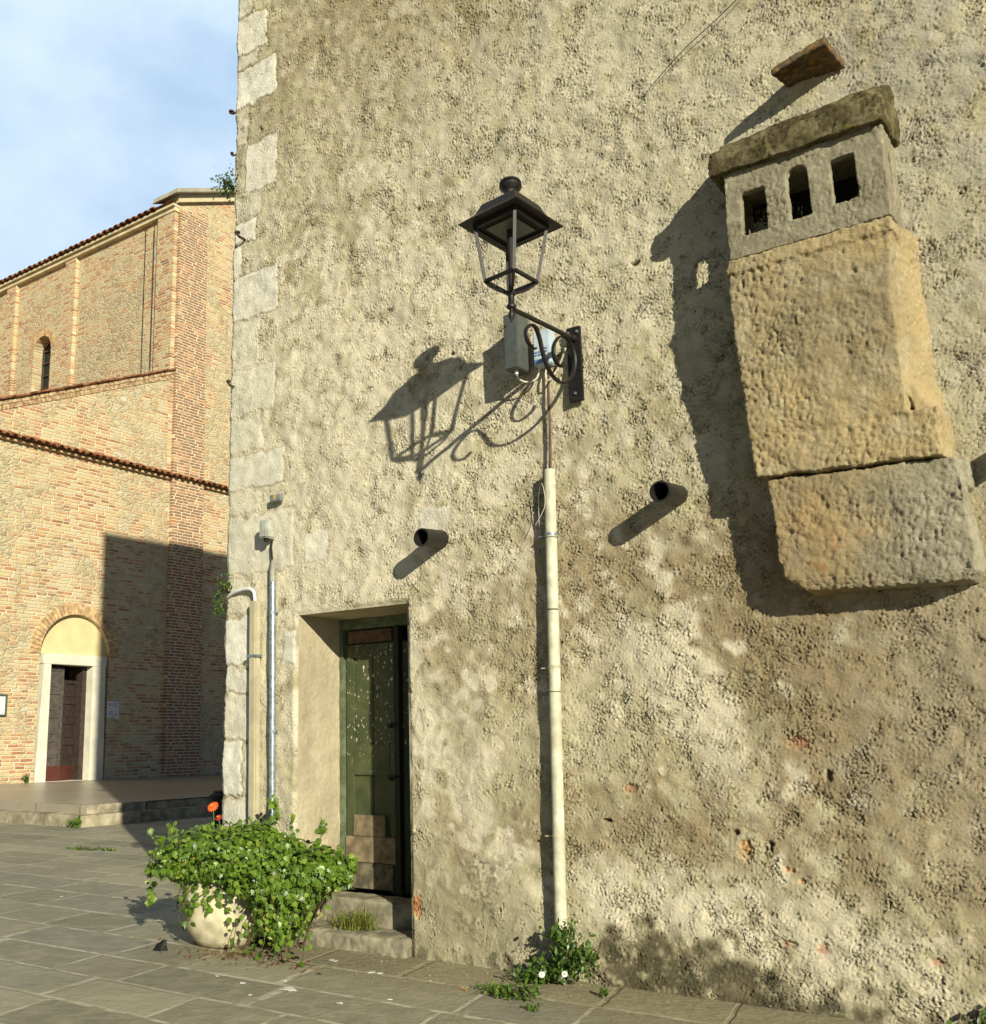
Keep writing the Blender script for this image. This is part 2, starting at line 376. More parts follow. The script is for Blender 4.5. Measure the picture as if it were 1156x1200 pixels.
# ------------------------------------------------------------------ ground
me = bpy.data.meshes.new('g')
me.from_pydata([(-600, -600, 0), (600, -600, 0), (600, 600, 0), (-600, 600, 0)], [], [(0, 1, 2, 3)])
link('ground', me, M_pave, kind='structure')

# terrace and step in front of the church
b = MB()
b.hexa([(-28.0, 13.2, -.1), (-17.75, 13.2, -.1), (-17.75, 44, -.1), (-28.0, 44, -.1), (-28.0, 13.2, .47), (-17.75, 13.2, .385), (-17.75, 44, .385), (-28.0, 44, .47)])
b.build('terrace', M_terr, bevel=.02, kind='structure')
b = MB()
yy = 13.16
for i, L in enumerate((1.5, 2.2, 1.8, 2.4, 3, 3, 3, 3, 3, 3, 3)):
    b.box(-17.76+.012*math.sin(i*3), -17.70+.02*math.sin(i*5), yy, yy+L-.015, .2, .395); yy += L
b.build('terrace_edge', M_terre, bevel=.02, kind='structure')
b = MB()
xx = -17.42
for i in range(12):
    L = 1.1+.5*math.sin(i*2.1); b.box(xx-L+.012, xx, 12.80+.02*math.sin(i*3), 13.22, -.05, .215+.006*math.sin(i)); xx -= L
yy = 12.80
for i in range(14):
    L = 1.5+.5*math.sin(i*1.3); b.box(-17.75, -17.41+.02*math.sin(i*2), yy+.42*(i == 0), yy+L-.012, -.05, .215+.005*math.cos(i)); yy += L
b.build('lower_step', M_terre, bevel=.025, kind='structure')

# ------------------------------------------------------------------ old house
house = empty('old_house', (-6.9, 6.57, 0), label='tall old stone house with rough peeling cream plaster and pale corner stones', cat='house')
WY = 6.57
DX0, DX1, DZ = -6.03, -4.86, 2.67
def grid_axis(a, b, step): return np.linspace(a, b, int(round((b-a)/step))+1)
STEP = .0076
xs = np.concatenate([grid_axis(-6.93, DX0, STEP), grid_axis(DX0, DX1, STEP)[1:], grid_axis(DX1, -.28, STEP)[1:], np.linspace(-.28, 6, 60)[1:]])
zs = np.concatenate([grid_axis(0, DZ, STEP), grid_axis(DZ, 9.4, STEP)[1:], np.linspace(9.4, 17.5, 60)[1:]])
nx, nz = len(xs), len(zs)
def band(l0, l1, ax=1.0, az=1.0, seed=0, N=(1280, 1024), cell=STEP, ang=0):
    r = np.random.default_rng(seed); a = np.fft.rfft2(r.standard_normal(N))
    kz = np.fft.fftfreq(N[0], cell)[:, None]; kx = np.fft.rfftfreq(N[1], cell)[None]
    ca, sa = math.cos(R(ang)), math.sin(R(ang)); kx, kz = (kx*ca+kz*sa)*ax, (kz*ca-kx*sa)*az
    k = np.sqrt(kx*kx+kz*kz)+1e-6; lam = 1/k
    g = np.exp(-(np.log(lam/math.sqrt(l0*l1))/(.5*math.log(l1/l0)+.15))**2)/np.maximum(k, .05)**.5
    o = np.fft.irfft2(a*g, N); o -= o.mean(); return o/o.std()
X, Z = np.meshgrid(xs, zs)
ix = np.clip(((xs+6.93)/STEP).astype(int) % 1024, 0, 1023); iz = np.clip((zs/STEP).astype(int), 0, None) % 1280
samp = lambda F: F[np.ix_(iz, ix)]
B1 = samp(band(.5, 2.2, seed=1)); B2 = samp(band(.12, .35, seed=2)); B3 = samp(band(.035, .075, seed=3)); B4 = samp(band(.016, .030, seed=4))
B5 = samp(band(.03, .06, ax=.7, seed=5)); B6 = samp(band(.25, .9, seed=6)); B7 = samp(band(.1, .3, seed=7)); B8 = samp(band(.06, .25, ax=2.2, seed=8))
sst0 = lambda v, a, b: np.clip((v-a)/(b-a), 0, 1)
# trowel drags: four directions of stretched noise, each ruling its own patches
DR = [samp(band(.016, .044, ax=.45, ang=a, seed=20+i)) for i, a in enumerate((15, -35, 70, 110))]
PM = [samp(band(.15, .6, seed=40+i)) for i in range(4)]
PMs = np.stack(PM); wgt = np.exp(3*PMs); wgt /= wgt.sum(0); drag = (np.stack(DR)*wgt).sum(0); drag /= drag.std()
density = samp(band(.08, .3, seed=51)); PP = samp(band(.3, 1.2, seed=52))
sst = lambda v, a, b: (lambda q: q*q*(3-2*q))(np.clip((v-a)/(b-a), 0, 1))
def blob(cx, cz, rx, rz, nz_=.35, soft=.5, ang=0):
    dx, dz = X-cx, Z-cz
    if ang: ca, sa = math.cos(ang), math.sin(ang); dx, dz = dx*ca+dz*sa, -dx*sa+dz*ca
    q = np.sqrt((dx/rx)**2+(dz/rz)**2)+nz_*B6*.6+nz_*B7*.35
    return 1-sst(q, 1-soft, 1+soft)
rough_m = .55+.45*sst(X+.35*B6, -5.9, -4.4)
rough_m = np.maximum(rough_m, .9*sst(Z+.3*B6, 4.2, 5.5))
smooth = np.clip(blob(-4.25, .85, .5, .75, .3, .3)+blob(-4.5, 1.7, .35, .5, .4), 0, 1)
moss = np.zeros_like(X); grey = np.zeros_like(X)
# stones of the corner: x0,x1,z0,z1,brightness,proud
STN = [(-7, -6.70, 8.92, 9.35, .6, .7), (-7, -6.74, 7.46, 7.84, .45, .5), (-7, -6.55, 6.65, 6.88, .30, .4), (-7, -6.50, 8.47, 8.88, .8, 1), (-7, -6.36, 7.88, 8.30, 1, 1.3), (-7, -6.62, 8.32, 8.45, .5, .6), (-6.76, -6.34, 6.90, 7.42, .8, .7), (-7, -6.62, 6.40, 6.61, .9, 1),
       (-7, -6.80, 6.06, 6.37, .8, .8), (-7, -6.30, 5.58, 6.03, .85, 1), (-7, -6.55, 5.10, 5.54, .45, .6), (-7, -6.34, 4.62, 5.06, .55, .7), (-7, -6.50, 4.26, 4.58, .5, .6),
       (-7, -6.22, 3.90, 4.22, .7, .9), (-7, -6.50, 3.66, 3.87, .35, .6), (-7, -6.08, 3.10, 3.63, .6, .7), (-7, -6.60, 2.74, 3.05, .4, .8),
       (-7, -6.585, 2.26, 2.70, 1, 1.5), (-7, -6.56, 2.03, 2.24, .85, 1), (-7, -6.57, 1.62, 2.01, .7, 1), (-7, -6.67, 1.13, 1.60, 1, 1.6), (-6.66, -6.55, 1.13, 1.60, .5, .6), (-7, -6.56, .70, 1.11, .75, 1), (-7, -6.6, .2, .68, .7, 1),
       (-5.95, -5.69, 3.12, 3.38, .75, .35), (-6.20, -6.05, 2.25, 2.55, .8, .5), (-4.72, -4.42, 3.22, 3.42, .7, .3)]
stone = np.zeros_like(X); relief = np.zeros_like(X); joint = np.zeros_like(X)
wx = X+.008*B7+.004*B3; wz = Z+.008*B7+.006*B6+.003*B3
for (a, b_, c_, d_s, br, pr) in STN:
    dd = np.minimum(np.minimum(wx-a, b_-wx), np.minimum(wz-c_, d_s-wz))
    m = sst(dd, -.006, .018); stone = np.maximum(stone, m*br); relief += m*.010*pr
    joint = np.maximum(joint, np.exp(-((dd+.008)/.012)**2)*min(1, pr))
pits = sst(B5*.7+B3*.4+B7*.35, 1.35, 2.1)*(1-stone)*sst(density, -.5, .8)
lines = np.exp(-(B5/.13)**2)*sst(B7, .2, 1.2)
lines2 = np.exp(-(B2/.05)**2)*sst(B6, .7, 1.6)*.7      # longer cracks
gr = rough_m*(1-.8*smooth)*(1-.55*stone)
LG = [samp(band(.035, .11, ax=.16, ang=a, seed=70+i)) for i, a in enumerate((6, -22, 12))]
ridge = np.clip(LG[0]*sst0(PM[0], -.2, 1)+LG[1]*sst0(PM[1], .1, 1.2)+LG[2]*sst0(PM[2], 0, 1.2)-.75, 0, 2)
big = np.clip(-samp(band(.07, .16, seed=80))-1.15+.4*PP, 0, 2)
gr = gr*(.42+.80*sst0(PP+.45*density, -1.3, 1.3))
dents = np.clip(-drag-.62+.45*density+.35*PP, 0, 3)*1.05          # flat faces torn by sharp little hollows
H = .007*B1+.0030*B2*(1-.5*stone)*(1-.5*smooth)+(.0062*ridge-.0016*big)*(.4+.6*rough_m)*(1-stone)*(1-.6*smooth)+(-.0042*dents+.0011*np.clip(B4, -3, 1)+.0008*B3)*gr+.0020*np.clip(drag, -1, 1.5)*gr
H += -.0035*lines*gr-.011*pits*gr-.005*lines2*(1-stone)*(1-.7*smooth)+.45*relief-.006*joint
H = np.where(H > .03, .03, H)
# ledge of old plaster at the lower left of the door and thicker plaster edge right of the door
H += .006*smooth*sst(B7, -1, 1)
warm = np.clip(.55*blob(-3.75, 2.65, .8, .85, .5, .5)+.6*blob(-5.0, 8.3, 1.5, 1.5, .6, .7)+1.0*blob(-1.35, 1.75, 1.3, 1.05, .35, .5, -.2)+.6*blob(-2.2, 2.6, .8, .45, .5)+.7*blob(-2.95, 2.75, .6, .55, .5)+.7*blob(-1.2, 6.9, .7, .9, .6, .5)+.5*blob(-4.35, .95, .3, .6, .5)+.6*blob(-3.1, 1.0, .8, .25, .6)+.5*blob(-4.55, 2.5, .25, .6, .5)+.3*blob(-3.8, 4.0, .7, .35, .6), 0, 1)
pale = np.clip(.9*blob(-5.6, 3.9, 1.6, 1.7, .5, .6)+.95*blob(-4.68, 1.65, .14, .55, .5, .4)+.9*blob(-4.25, 1.15, .20, .60, .5, .4, .25)+.9*blob(-3.0, .56, .75, .17, .5, .5, -.10)+.9*blob(-1.9, .42, .75, .20, .6, .6, -.2)+.6*blob(-6.3, 1.6, .35, 1.6, .4)+.75*blob(-6.75, 4.2, .40, 2.6, .25, .4)+.8*blob(-5.6, 3.0, .9, .5, .4)+.65*blob(-3.4, 5.6, 2.4, 2.0, .7, .7)+.9*blob(-2.55, 1.85, .25, .62, .6, .6, .55)+.5*blob(-3.0, 2.1, .5, .4, .5), 0, 1)
grey = np.clip(.5*blob(-.7, 4.6, .5, 1.4, .5)+.35*blob(-2.9, 6.2, 1.6, 1.6, .8, .7)+.5*blob(-.8, 6.0, .4, 1.2, .6)+.35*blob(-1.0, 1.8, .5, .8, .6)+.4*blob(-6.75, 7.1, .3, 1.5, .5), 0, 1)
wtop = np.interp(X, [-3.4, -3.2, -2.5, -2.15, -1.7, -1.0], [.12, .40, .36, .24, .10, .07])+.05*B7+.06*B6
moss = .92*sst(wtop-Z, -.07, .20)*sst(X, -3.42, -3.22)*sst(B7*.6+B3*.5, -2.6, .2)
moss = np.maximum(moss, .95*sst(wtop-.16-Z, -.05, .10)*sst(X, -2.9, -2.3)*sst(-X, 1.6, 2.0))
moss = np.maximum(moss, .7*sst(.10+.04*B7-Z, 0, .1)*sst(B7, -1.6, .2))
moss = np.maximum(moss, .60*blob(-4.2, .50, .22, .28, .6, .5)*sst(B3+B7, -.6, .8))
moss = np.maximum(moss, .30*blob(-4.45, .25, .45, .35, .5))
moss = np.maximum(moss, .22*sst(B7*.7+B2*.5, 1.1, 2.2)*(1-stone))
BR = [(-2.27, .925, .038, .040, 1), (-2.285, .875, .040, .035, .55), (-3.01, 1.26, .05, .03, .5), (-1.91, 1.55, .07, .035, .5), (-1.87, .365, .035, .03, .5), (-2.06, .375, .05, .022, .5), (-4.80, .37, .045, .085, 1), (-2.02, .80, .03, .018, .8), (-1.95, .74, .02, .02, .9), (-4.84, 1.98, .02, .03, .8), (-1.26, .36, .03, .02, .5)]
brick = np.zeros_like(X)
for (a, c_, rx, rz, v) in BR:
    q = np.sqrt(((X-a)/rx)**2+((Z-c_)/rz)**2)+.25*B3*.5; m = 1-sst(q, .8, 1.15); brick = np.maximum(brick, m*v); H -= .012*m
HOLE = [(-2.12, .93, .012, .03), (-2.75, 4.95, .03, .02), (-4.35, 4.65, .018, .018), (-6.57, 7.55, .02, .035), (-6.76, 7.50, .02, .03), (-3.2, 1.05, .04, .012), (-1.75, 1.35, .02, .04), (-3.5, 2.6, .012, .02), (-4.68, 6.05, .02, .02), (-2.33, 1.0, .02, .02)]
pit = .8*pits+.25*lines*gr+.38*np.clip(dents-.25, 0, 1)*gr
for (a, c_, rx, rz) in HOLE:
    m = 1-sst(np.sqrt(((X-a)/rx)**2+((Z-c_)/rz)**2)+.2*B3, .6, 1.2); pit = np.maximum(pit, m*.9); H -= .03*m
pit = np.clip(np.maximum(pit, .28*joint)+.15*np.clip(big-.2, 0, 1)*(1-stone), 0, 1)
kk = .68+.32*sst0(drag+.5*B4, -1.4, .8); pale *= kk; warm = np.clip(warm*(1.25-.3*sst0(drag, -1, 1)), 0, 1)
# keep seams with door reveals exact, round the arrises
ddoor = np.maximum(np.maximum(DX0-X, X-DX1), Z-DZ)
k = sst(ddoor, 0, .05); H = H*k-.022*(1-sst(ddoor, -.001, .045))
kc = sst(X, -6.93, -6.89); H = H*(.3+.7*kc)-.02*(1-kc)
H[:, xs > -.27] *= 0; H[zs > 9.41, :] *= 0
jit = (.003*B2[:, 0]+.006*B6[:, 0]+.002*B3[:, 0]+.005*(relief[:, 10]/.01-.6))      # uneven corner line
XX = X.copy(); XX -= (jit[:, None])*np.exp(-((X+6.93)/.08))
verts = np.stack([XX, WY-H, Z], -1).reshape(-1, 3)
idx = np.arange(nx*nz).reshape(nz, nx)
q = np.stack([idx[:-1, :-1], idx[:-1, 1:], idx[1:, 1:], idx[1:, :-1]], -1)
xc = (xs[1:]+xs[:-1])/2; zc = (zs[1:]+zs[:-1])/2
hole = ((xc > DX0) & (xc < DX1))[None, :] & (zc < DZ)[:, None]
q = q[~hole].reshape(-1, 4)
def np_mesh(name, v, fq):
    me = bpy.data.meshes.new(name)
    me.vertices.add(len(v)); me.vertices.foreach_set('co', np.ascontiguousarray(v, dtype=np.float32).ravel())
    me.loops.add(fq.size); me.loops.foreach_set('vertex_index', fq.ravel().astype(np.int32))
    me.polygons.add(len(fq)); me.polygons.foreach_set('loop_start', np.arange(0, fq.size, fq.shape[1], dtype=np.int32))
    me.update(calc_edges=True); return me
used = np.zeros(nx*nz, bool); used[q.ravel()] = True; remap = np.cumsum(used)-1
me = np_mesh('front_wall', verts[used], remap[q])
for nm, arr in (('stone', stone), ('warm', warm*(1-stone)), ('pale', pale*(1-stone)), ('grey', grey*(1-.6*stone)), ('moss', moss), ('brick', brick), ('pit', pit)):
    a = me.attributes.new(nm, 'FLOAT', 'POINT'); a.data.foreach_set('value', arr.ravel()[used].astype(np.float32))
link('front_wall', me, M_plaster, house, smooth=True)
# side (left) wall, back, roof
edge = verts.reshape(nz, nx, 3)[:, 0, :]
sv = []; sf = []
ysd = [None, 6.75, 7.1, 8.5, 14.6]
for j in range(0, nz, 3):
    for yv in ysd: sv.append((edge[j, 0]+(0 if yv is None else .01*math.sin(j*.05)*0), edge[j, 1] if yv is None else yv, edge[j, 2]))
nr = len(range(0, nz, 3))
for j in range(nr-1):
    for i in range(4): sf.append((j*5+i, (j+1)*5+i, (j+1)*5+i+1, j*5+i+1))
M_plain = plaster_mat('plain_plaster', False)
MB().addm(sv, sf).build('side_wall', M_plain, house, fix=False)
MB().addm([(6, WY, 0), (6, 14.6, 0), (6, 14.6, 17.5), (6, WY, 17.5), (-6.93, 14.6, 0), (-6.93, 14.6, 17.5)], [(0, 1, 2, 3), (1, 4, 5, 2)]).build('rear_wall', M_plain, house, fix=False)
MB().box(-6.95, 6.02, 6.56, 14.62, 17.5, 17.59).build('roof', M_tile, house)
# door recess
rv = MB()
RD = 7.16
def gridpatch(o, u, v, nu, nv, amp=.003):
    o, u, v = Vector(o), Vector(u), Vector(v); n = u.cross(v).normalized(); vs = []
    for j in range(nv+1):
        for i in range(nu+1):
            s, t_ = i/nu, j/nv; pnt = o+u*s+v*t_; e = min(s, 1-s, t_, 1-t_)
            vs.append(pnt+n*(mn.noise(pnt*6)*amp*2+mn.noise(pnt*25)*amp*.7)*min(1, e*12))
    return vs, [(j*(nu+1)+i, j*(nu+1)+i+1, (j+1)*(nu+1)+i+1, (j+1)*(nu+1)+i) for j in range(nv) for i in range(nu)]
for a in (((DX0, WY+.022, 0), (0, RD-WY+.4, 0), (0, 0, DZ), 90, 260, .006), ((DX0, WY+.022, DZ), (0, RD-WY+.4, 0), (DX1-DX0, 0, 0), 50, 90, .004), ((DX1, WY+.022, 0), (0, RD-WY+.4, 0), (0, 0, DZ), 60, 200)):
    rv.addm(*gridpatch(*a))
rv.build('door_reveal', M_reveal, house, smooth=True, fix=False)
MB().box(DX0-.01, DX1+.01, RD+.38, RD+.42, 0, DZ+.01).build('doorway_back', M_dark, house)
# steps
rough([hx(DX0+.004, DX1-.004, 6.86, 7.14, .02, .325)], 'upper_doorstep', M_stone, house, .02, .010, 5)
rough([hx(DX0-.30, DX1-.01, 6.50, 6.90, -.04, .135)], 'lower_doorstep', M_stone, house, .02, .012, 5)
# green door (two leaves in a frame)
door = empty('green_door', (-5.45, RD, .33)); door.parent = house; door.location = Vector((-5.45, RD, .33))-house.location
MB().box(DX0+.003, DX0+.045, RD-.03, RD+.05, .33, DZ-.004).box(DX0+.045, DX1-.05, RD-.03, RD+.05, 2.575, DZ-.004).box(DX1-.048, DX1-.003, RD-.03, RD+.05, .33, DZ-.004).build('frame', M_greenf, door)
def leaf(x0, x1):
    b = MB(); y0, y1 = RD, RD+.04; s = .085
    b.box(x0, x0+s, y0, y1, .34, 2.44); b.box(x1-s, x1, y0, y1, .34, 2.44)
    for z0, z1 in ((2.33, 2.44), (1.30, 1.56), (.74, .80)): b.box(x0+s, x1-s, y0, y1, z0, z1)
    b.box(x0+s, x1-s, y0+.022, y1-.004, .36, 2.40)
    mid = (x0+x1)/2
    b.box(mid-.006, mid+.006, y0+.016, y0+.024, .80, 1.30); b.box(mid-.006, mid+.006, y0+.016, y0+.024, 1.56, 2.33)
    return b.build('door_leaf', M_green, door, bevel=.004)
l1 = leaf(-5.975, -5.405); l2 = leaf(-5.345, -4.915)
MB().box(-5.402, -5.350, RD-.05, RD+.03, .34, 2.57).build('door_post', M_dark, door)
MB().box(-5.94, -5.45, RD-.012, RD+.01, 2.45, 2.56).build('header_board', simple('dull_brown_board', (.10, .060, .034), .85, 0, .4), door)
MB().box(-5.95, -5.46, RD-.014, RD-.002, .36, .568).build('kick_board', M_plankd, door)
MB().box(-5.97, -5.43, RD-.018, RD-.002, .575, .785).build('wide_board', M_plank, door)
MB().box(-5.885, -5.545, RD-.012, RD+.012, .79, .965).build('narrow_board', M_plank, door)
for zz in (1.72, 1.28):
    MB().tube([(-5.475, RD, zz), (-5.475, RD-.05, zz), (-5.40, RD-.06, zz+.012), (-5.36, RD-.05, zz+.01)], .009, 8).lathe((-5.475, RD-.004, zz), [(.02, -.02), (.02, .02)], 10).build('handle', M_irond, door)

# ---- projecting chimney
ch = empty('chimney', (-1.5, 6.57, 2.4)); ch.parent = house; ch.location = Vector((-1.5, 6.57, 2.4))-house.location
FB, BB = 6.205, 6.64
def hxs(xl0, xr0, yf0, z0a, z0b, xl1, xr1, yf1, z1a, z1b, yb=BB, xbr0=None, xbr1=None, zb0=0, zb1=0):
    return [(xl0, yf0, z0a), (xr0, yf0, z0b), (xbr0 or xr0, yb, z0b+zb0), (xl0, yb, z0a+zb0), (xl1, yf1, z1a), (xr1, yf1, z1b), (xbr1 or xr1, yb, z1b+zb1), (xl1, yb, z1a+zb1)]
# vent box, pierced by three windows and a slit on the right side
XL, XR, Z0, Z1 = -1.968, -1.005, 4.585, 5.20
T = .06
wn = [(-1.862, -1.715, 4.728, 5.02), (-1.575, -1.448, 4.738, 5.085), (-1.310, -1.170, 4.766, 5.048)]
H8 = [hx(XL, XR, FB, FB+T, Z0, 4.728)]
edges = [XL, wn[0][0], wn[0][1], wn[1][0], wn[1][1], wn[2][0], wn[2][1], XR]
for i in range(0, 8, 2): H8.append(hx(edges[i], edges[i+1], FB, FB+T, 4.70, 5.12))
for (a, b_, c_, d_s) in wn:
    H8.append(hx(a-.01, b_+.01, FB, FB+T, d_s, 5.12))
    if c_ > 4.729: H8.append(hx(a-.01, b_+.01, FB, FB+T, 4.715, c_))
a, b_ = wn[1][0], wn[1][1]; mc = (a+b_)/2; rr = (b_-a)/2
for k in range(8):    # arched head of the middle opening
    t0, t1 = math.pi*k/8, math.pi*(k+1)/8
    p0 = (mc+rr*math.cos(t0), 5.045+rr*.9*math.sin(t0)-.012); p1 = (mc+rr*math.cos(t1), 5.045+rr*.9*math.sin(t1)-.012)
    H8.append([(p1[0], FB, p1[1]), (p0[0], FB, p0[1]), (p0[0], FB+T, p0[1]), (p1[0], FB+T, p1[1]), (p1[0], FB, 5.12), (p0[0], FB, 5.12), (p0[0], FB+T, 5.12), (p1[0], FB+T, 5.12)])
H8.append(hx(XL, XR, FB, BB, 5.09, Z1)); H8.append(hx(XL, XL+T, FB+T-.02, 6.295, Z0, 5.11)); H8.append(hx(XL, XL+T, 6.40, BB, Z0, 5.11)); H8.append(hx(XL, XL+T, 6.28, 6.41, Z0, 4.78)); H8.append(hx(XL, XL+T, 6.28, 6.41, 5.03, 5.11))
H8.append(hx(XR-T, XR, FB+T-.02, 6.36, Z0, 5.11)); H8.append(hx(XR-T, XR, 6.45, BB, Z0, 5.11)); H8.append(hx(XR-T, XR, 6.35, 6.46, Z0, 4.82)); H8.append(hx(XR-T, XR, 6.35, 6.46, 5.05, 5.11))
vb = rough(H8, 'vent_box', M_fluegrey, ch, .0085, .009, 10, 3)
MB().box(XL+T+.01, XR-T-.01, 6.56, 6.58, 4.6, 5.1).build('vent_shade_back', M_ventshade, ch)  # near-black backing paints the deep shade seen through the vent windows
# moss covered lid and the slab above it
b1 = [(-2.045, 6.155, 5.165), (-.985, 6.155, 5.185), (-.955, BB, 5.20), (-2.045, BB, 5.18), (-2.035, 6.165, 5.35), (-.99, 6.165, 5.37), (-.955, BB, 5.39), (-2.035, BB, 5.37)]
b1b = [(-2.035, 6.175, 5.28), (-1.00, 6.175, 5.30), (-.955, BB, 5.3), (-2.03, BB, 5.28), (-1.98, 6.25, 5.43), (-1.04, 6.25, 5.46), (-.975, BB, 5.66), (-1.93, BB, 5.64)]
rough([b1, b1b], 'mossy_lid', M_moss, ch, .012, .016, 9)
b2 = [(-1.625, 6.265, 5.805), (-1.275, 6.265, 5.875), (-1.235, 6.62, 5.865), (-1.595, 6.62, 5.865), (-1.625, 6.28, 5.86), (-1.275, 6.28, 5.945), (-1.235, 6.62, 5.93), (-1.595, 6.62, 5.93)]
rough([b2], 'stone_slab', M_cap, ch, .010, .008, 10)
# flue, slightly flaring at the foot; corbel below
fl = [hxs(-1.935, -.90, 6.295, 3.165, 3.13, -1.965, -.89, 6.29, 3.44, 3.42, xbr0=-.87, xbr1=-.87),
      hxs(-1.965, -1.05, 6.285, 3.42, 3.42, -1.985, -1.055, 6.225, 4.10, 4.10, xbr0=-1.0, xbr1=-.99),
      hxs(-1.985, -1.055, 6.225, 4.09, 4.09, -1.985, -1.015, 6.190, 4.52, 4.52, xbr0=-.99, xbr1=-.98),
      hxs(-1.992, -1.000, 6.178, 4.49, 4.49, -1.975, -1.005, 6.182, 4.582, 4.582, xbr0=-.975, xbr1=-.975)]
fl += [[(-1.03, 6.36, 3.45), (-1.02, 6.40, 3.45), (-.89, BB, 3.45), (-1.03, BB, 3.45), (-1.02, 6.34, 4.58), (-.99, 6.38, 4.58), (-.91, BB, 4.58), (-1.02, BB, 4.58)],
       [(-1.0, 6.32, 3.36), (-.90, 6.34, 3.36), (-.885, BB, 3.36), (-1.0, BB, 3.36), (-1.05, 6.28, 3.62), (-1.03, 6.32, 3.62), (-.90, BB, 3.62), (-1.05, BB, 3.62)]]
rough(fl, 'flue', M_flue, ch, .0095, .014, 8)
co = [hxs(-1.868, -.80, 6.345, 2.66, 2.56, -1.880, -.845, 6.33, 3.15, 3.12, xbr0=-.78, xbr1=-.83),
      hxs(-1.83, -.81, 6.352, 2.53, 2.47, -1.868, -.80, 6.345, 2.66, 2.56, xbr0=-.79, xbr1=-.78),
      hxs(-1.72, -.86, 6.375, 2.435, 2.42, -1.83, -.81, 6.352, 2.53, 2.47, xbr0=-.83, xbr1=-.79)]
co += [hx(-.86, -.80, 6.42, BB, 2.95, 3.13)]
rough(co, 'corbel', M_corbel, ch, .0095, .014, 8)

# iron hooks and small stubs in the corner
def hook(loc, d=(0, -1, 0), big=1.0):
    p0 = Vector(loc); d = Vector(d)
    b = MB(); b.tube([p0-d*.03, p0+d*.05*big, p0+d*.08*big+Vector((0, 0, .02)), p0+d*.07*big+Vector((.0, 0, .045))], .010*big, 8)
    b.lathe(p0+d*.07*big+Vector((0, 0, .035)), [(.0, -.012), (.022*big, -.008), (.022*big, .008), (0, .012)], 10, cap=False)
    o = b.build('iron_hook', M_rust, house, smooth=True); return o
hook((-6.755, 6.56, 6.42), big=1.3); hook((-6.86, 6.56, 4.93)); hook((-6.93, 6.60, 7.90), (-1, 0, 0), 1.2); hook((-6.935, 6.60, 7.42), (-1, 0, 0), .8)

# three drain spouts through the wall
def spout(x, z, L, lab):
    o = MB(); y0, y1 = WY-L, WY+.04; n = 24; R0, R1 = .072, .060
    dz = -L*.10
    vs = []
    for (yy, rr, zz) in ((y1, R0, 0), (y0, R0, dz), (y0, R1, dz), (y1-.03, R1, 0)):
        vs += [(x+rr*math.cos(k*2*math.pi/n), yy, z+zz+rr*math.sin(k*2*math.pi/n)) for k in range(n)]
    fs = [(i*n+k, i*n+(k+1) % n, (i+1)*n+(k+1) % n, (i+1)*n+k) for i in range(3) for k in range(n)]
    fs.append(tuple(3*n+k for k in range(n)))
    return o.addm(vs, fs).build('drain_spout', M_spout, None, smooth=True, label=lab, cat='drain spout', group='black drain spouts sticking out of the wall')
spout(-4.498, 3.145, .28, 'black round spout sticking out of the wall above the green door')
spout(-2.555, 3.20, .31, 'black round spout sticking out of the wall left of the chimney corbel')
spout(-.50, 3.20, .23, 'black round spout outside the right edge casting a shadow by the corbel')

# ------------------------------------------------------------------ wall lamp
lamp = empty('wall_lamp', (-3.23, 6.57, 4.3), label='black iron wall lantern with four sided glass frame on a scrolled bracket', cat='wall lamp')
MB().box(-3.305, -3.195, 6.515, 6.545, 4.00, 4.575).build('wall_plate', M_iron, lamp, bevel=.004)
for (x, z) in ((-3.285, 4.53), (-3.215, 4.53), (-3.25, 4.06), (-3.285, 4.46)): MB().tube([(x, 6.52, z), (x, 6.505, z)], .011, 6).build('bolt', M_galv, lamp)
AX = -3.235; lx0 = -3.212
MB().tube([(AX, 6.53, 4.475), (lx0, 5.57, 4.385)], .017, 12).tube([(AX, 6.50, 4.473), (AX, 6.44, 4.468)], .026, 12).build('arm', M_iron, lamp, smooth=True)
def arcpts(cy, cz, r, a0, a1, n=14, r1=None):
    r1 = r1 or r
    return [(cy+(r+(r1-r)*i/n)*math.cos(R(a0+(a1-a0)*i/n)), cz+(r+(r1-r)*i/n)*math.sin(R(a0+(a1-a0)*i/n))) for i in range(n+1)]
def spline(P, n=6):
    out = []
    for i in range(len(P)-1):
        p0, p1, p2, p3 = P[max(i-1, 0)], P[i], P[i+1], P[min(i+2, len(P)-1)]
        for k in range(n):
            t = k/n; out.append(tuple(.5*((2*b)+(-a+c)*t+(2*a-5*b+4*c-d)*t*t+(-a+3*b-3*c+d)*t**3) for a, b, c, d in zip(p0, p1, p2, p3)))
    return out+[P[-1]]
# C scroll: small curl near the lamp, sweep down, back up beside the wall and curl
path = [(5.905, 4.215), (5.86, 4.205), (5.80, 4.245), (5.79, 4.31), (5.84, 4.365), (5.92, 4.375), (5.975, 4.31), (6.01, 4.22), (6.07, 4.13), (6.17, 4.075), (6.30, 4.075), (6.42, 4.15), (6.485, 4.27), (6.47, 4.38), (6.39, 4.44), (6.28, 4.42), (6.19, 4.34), (6.17, 4.26), (6.21, 4.20), (6.28, 4.195), (6.31, 4.23)]
pts = [(AX, y, z) for y, z in spline(path, 5)]
MB().tube(pts, .0145, 8, flat=(1.25, .62)).build('scroll', M_iron, lamp, smooth=True)
lx, ly = AX+.025, 5.56
TILT = Matrix.Translation((lx, ly, 4.40)) @ Matrix.Rotation(R(-3), 4, 'X') @ Matrix.Translation((-lx, -ly, -4.40))
lan = empty('lantern', (lx, ly, 4.40)); lan.parent = lamp; lan.location = Vector((lx, ly, 4.40))-lamp.location
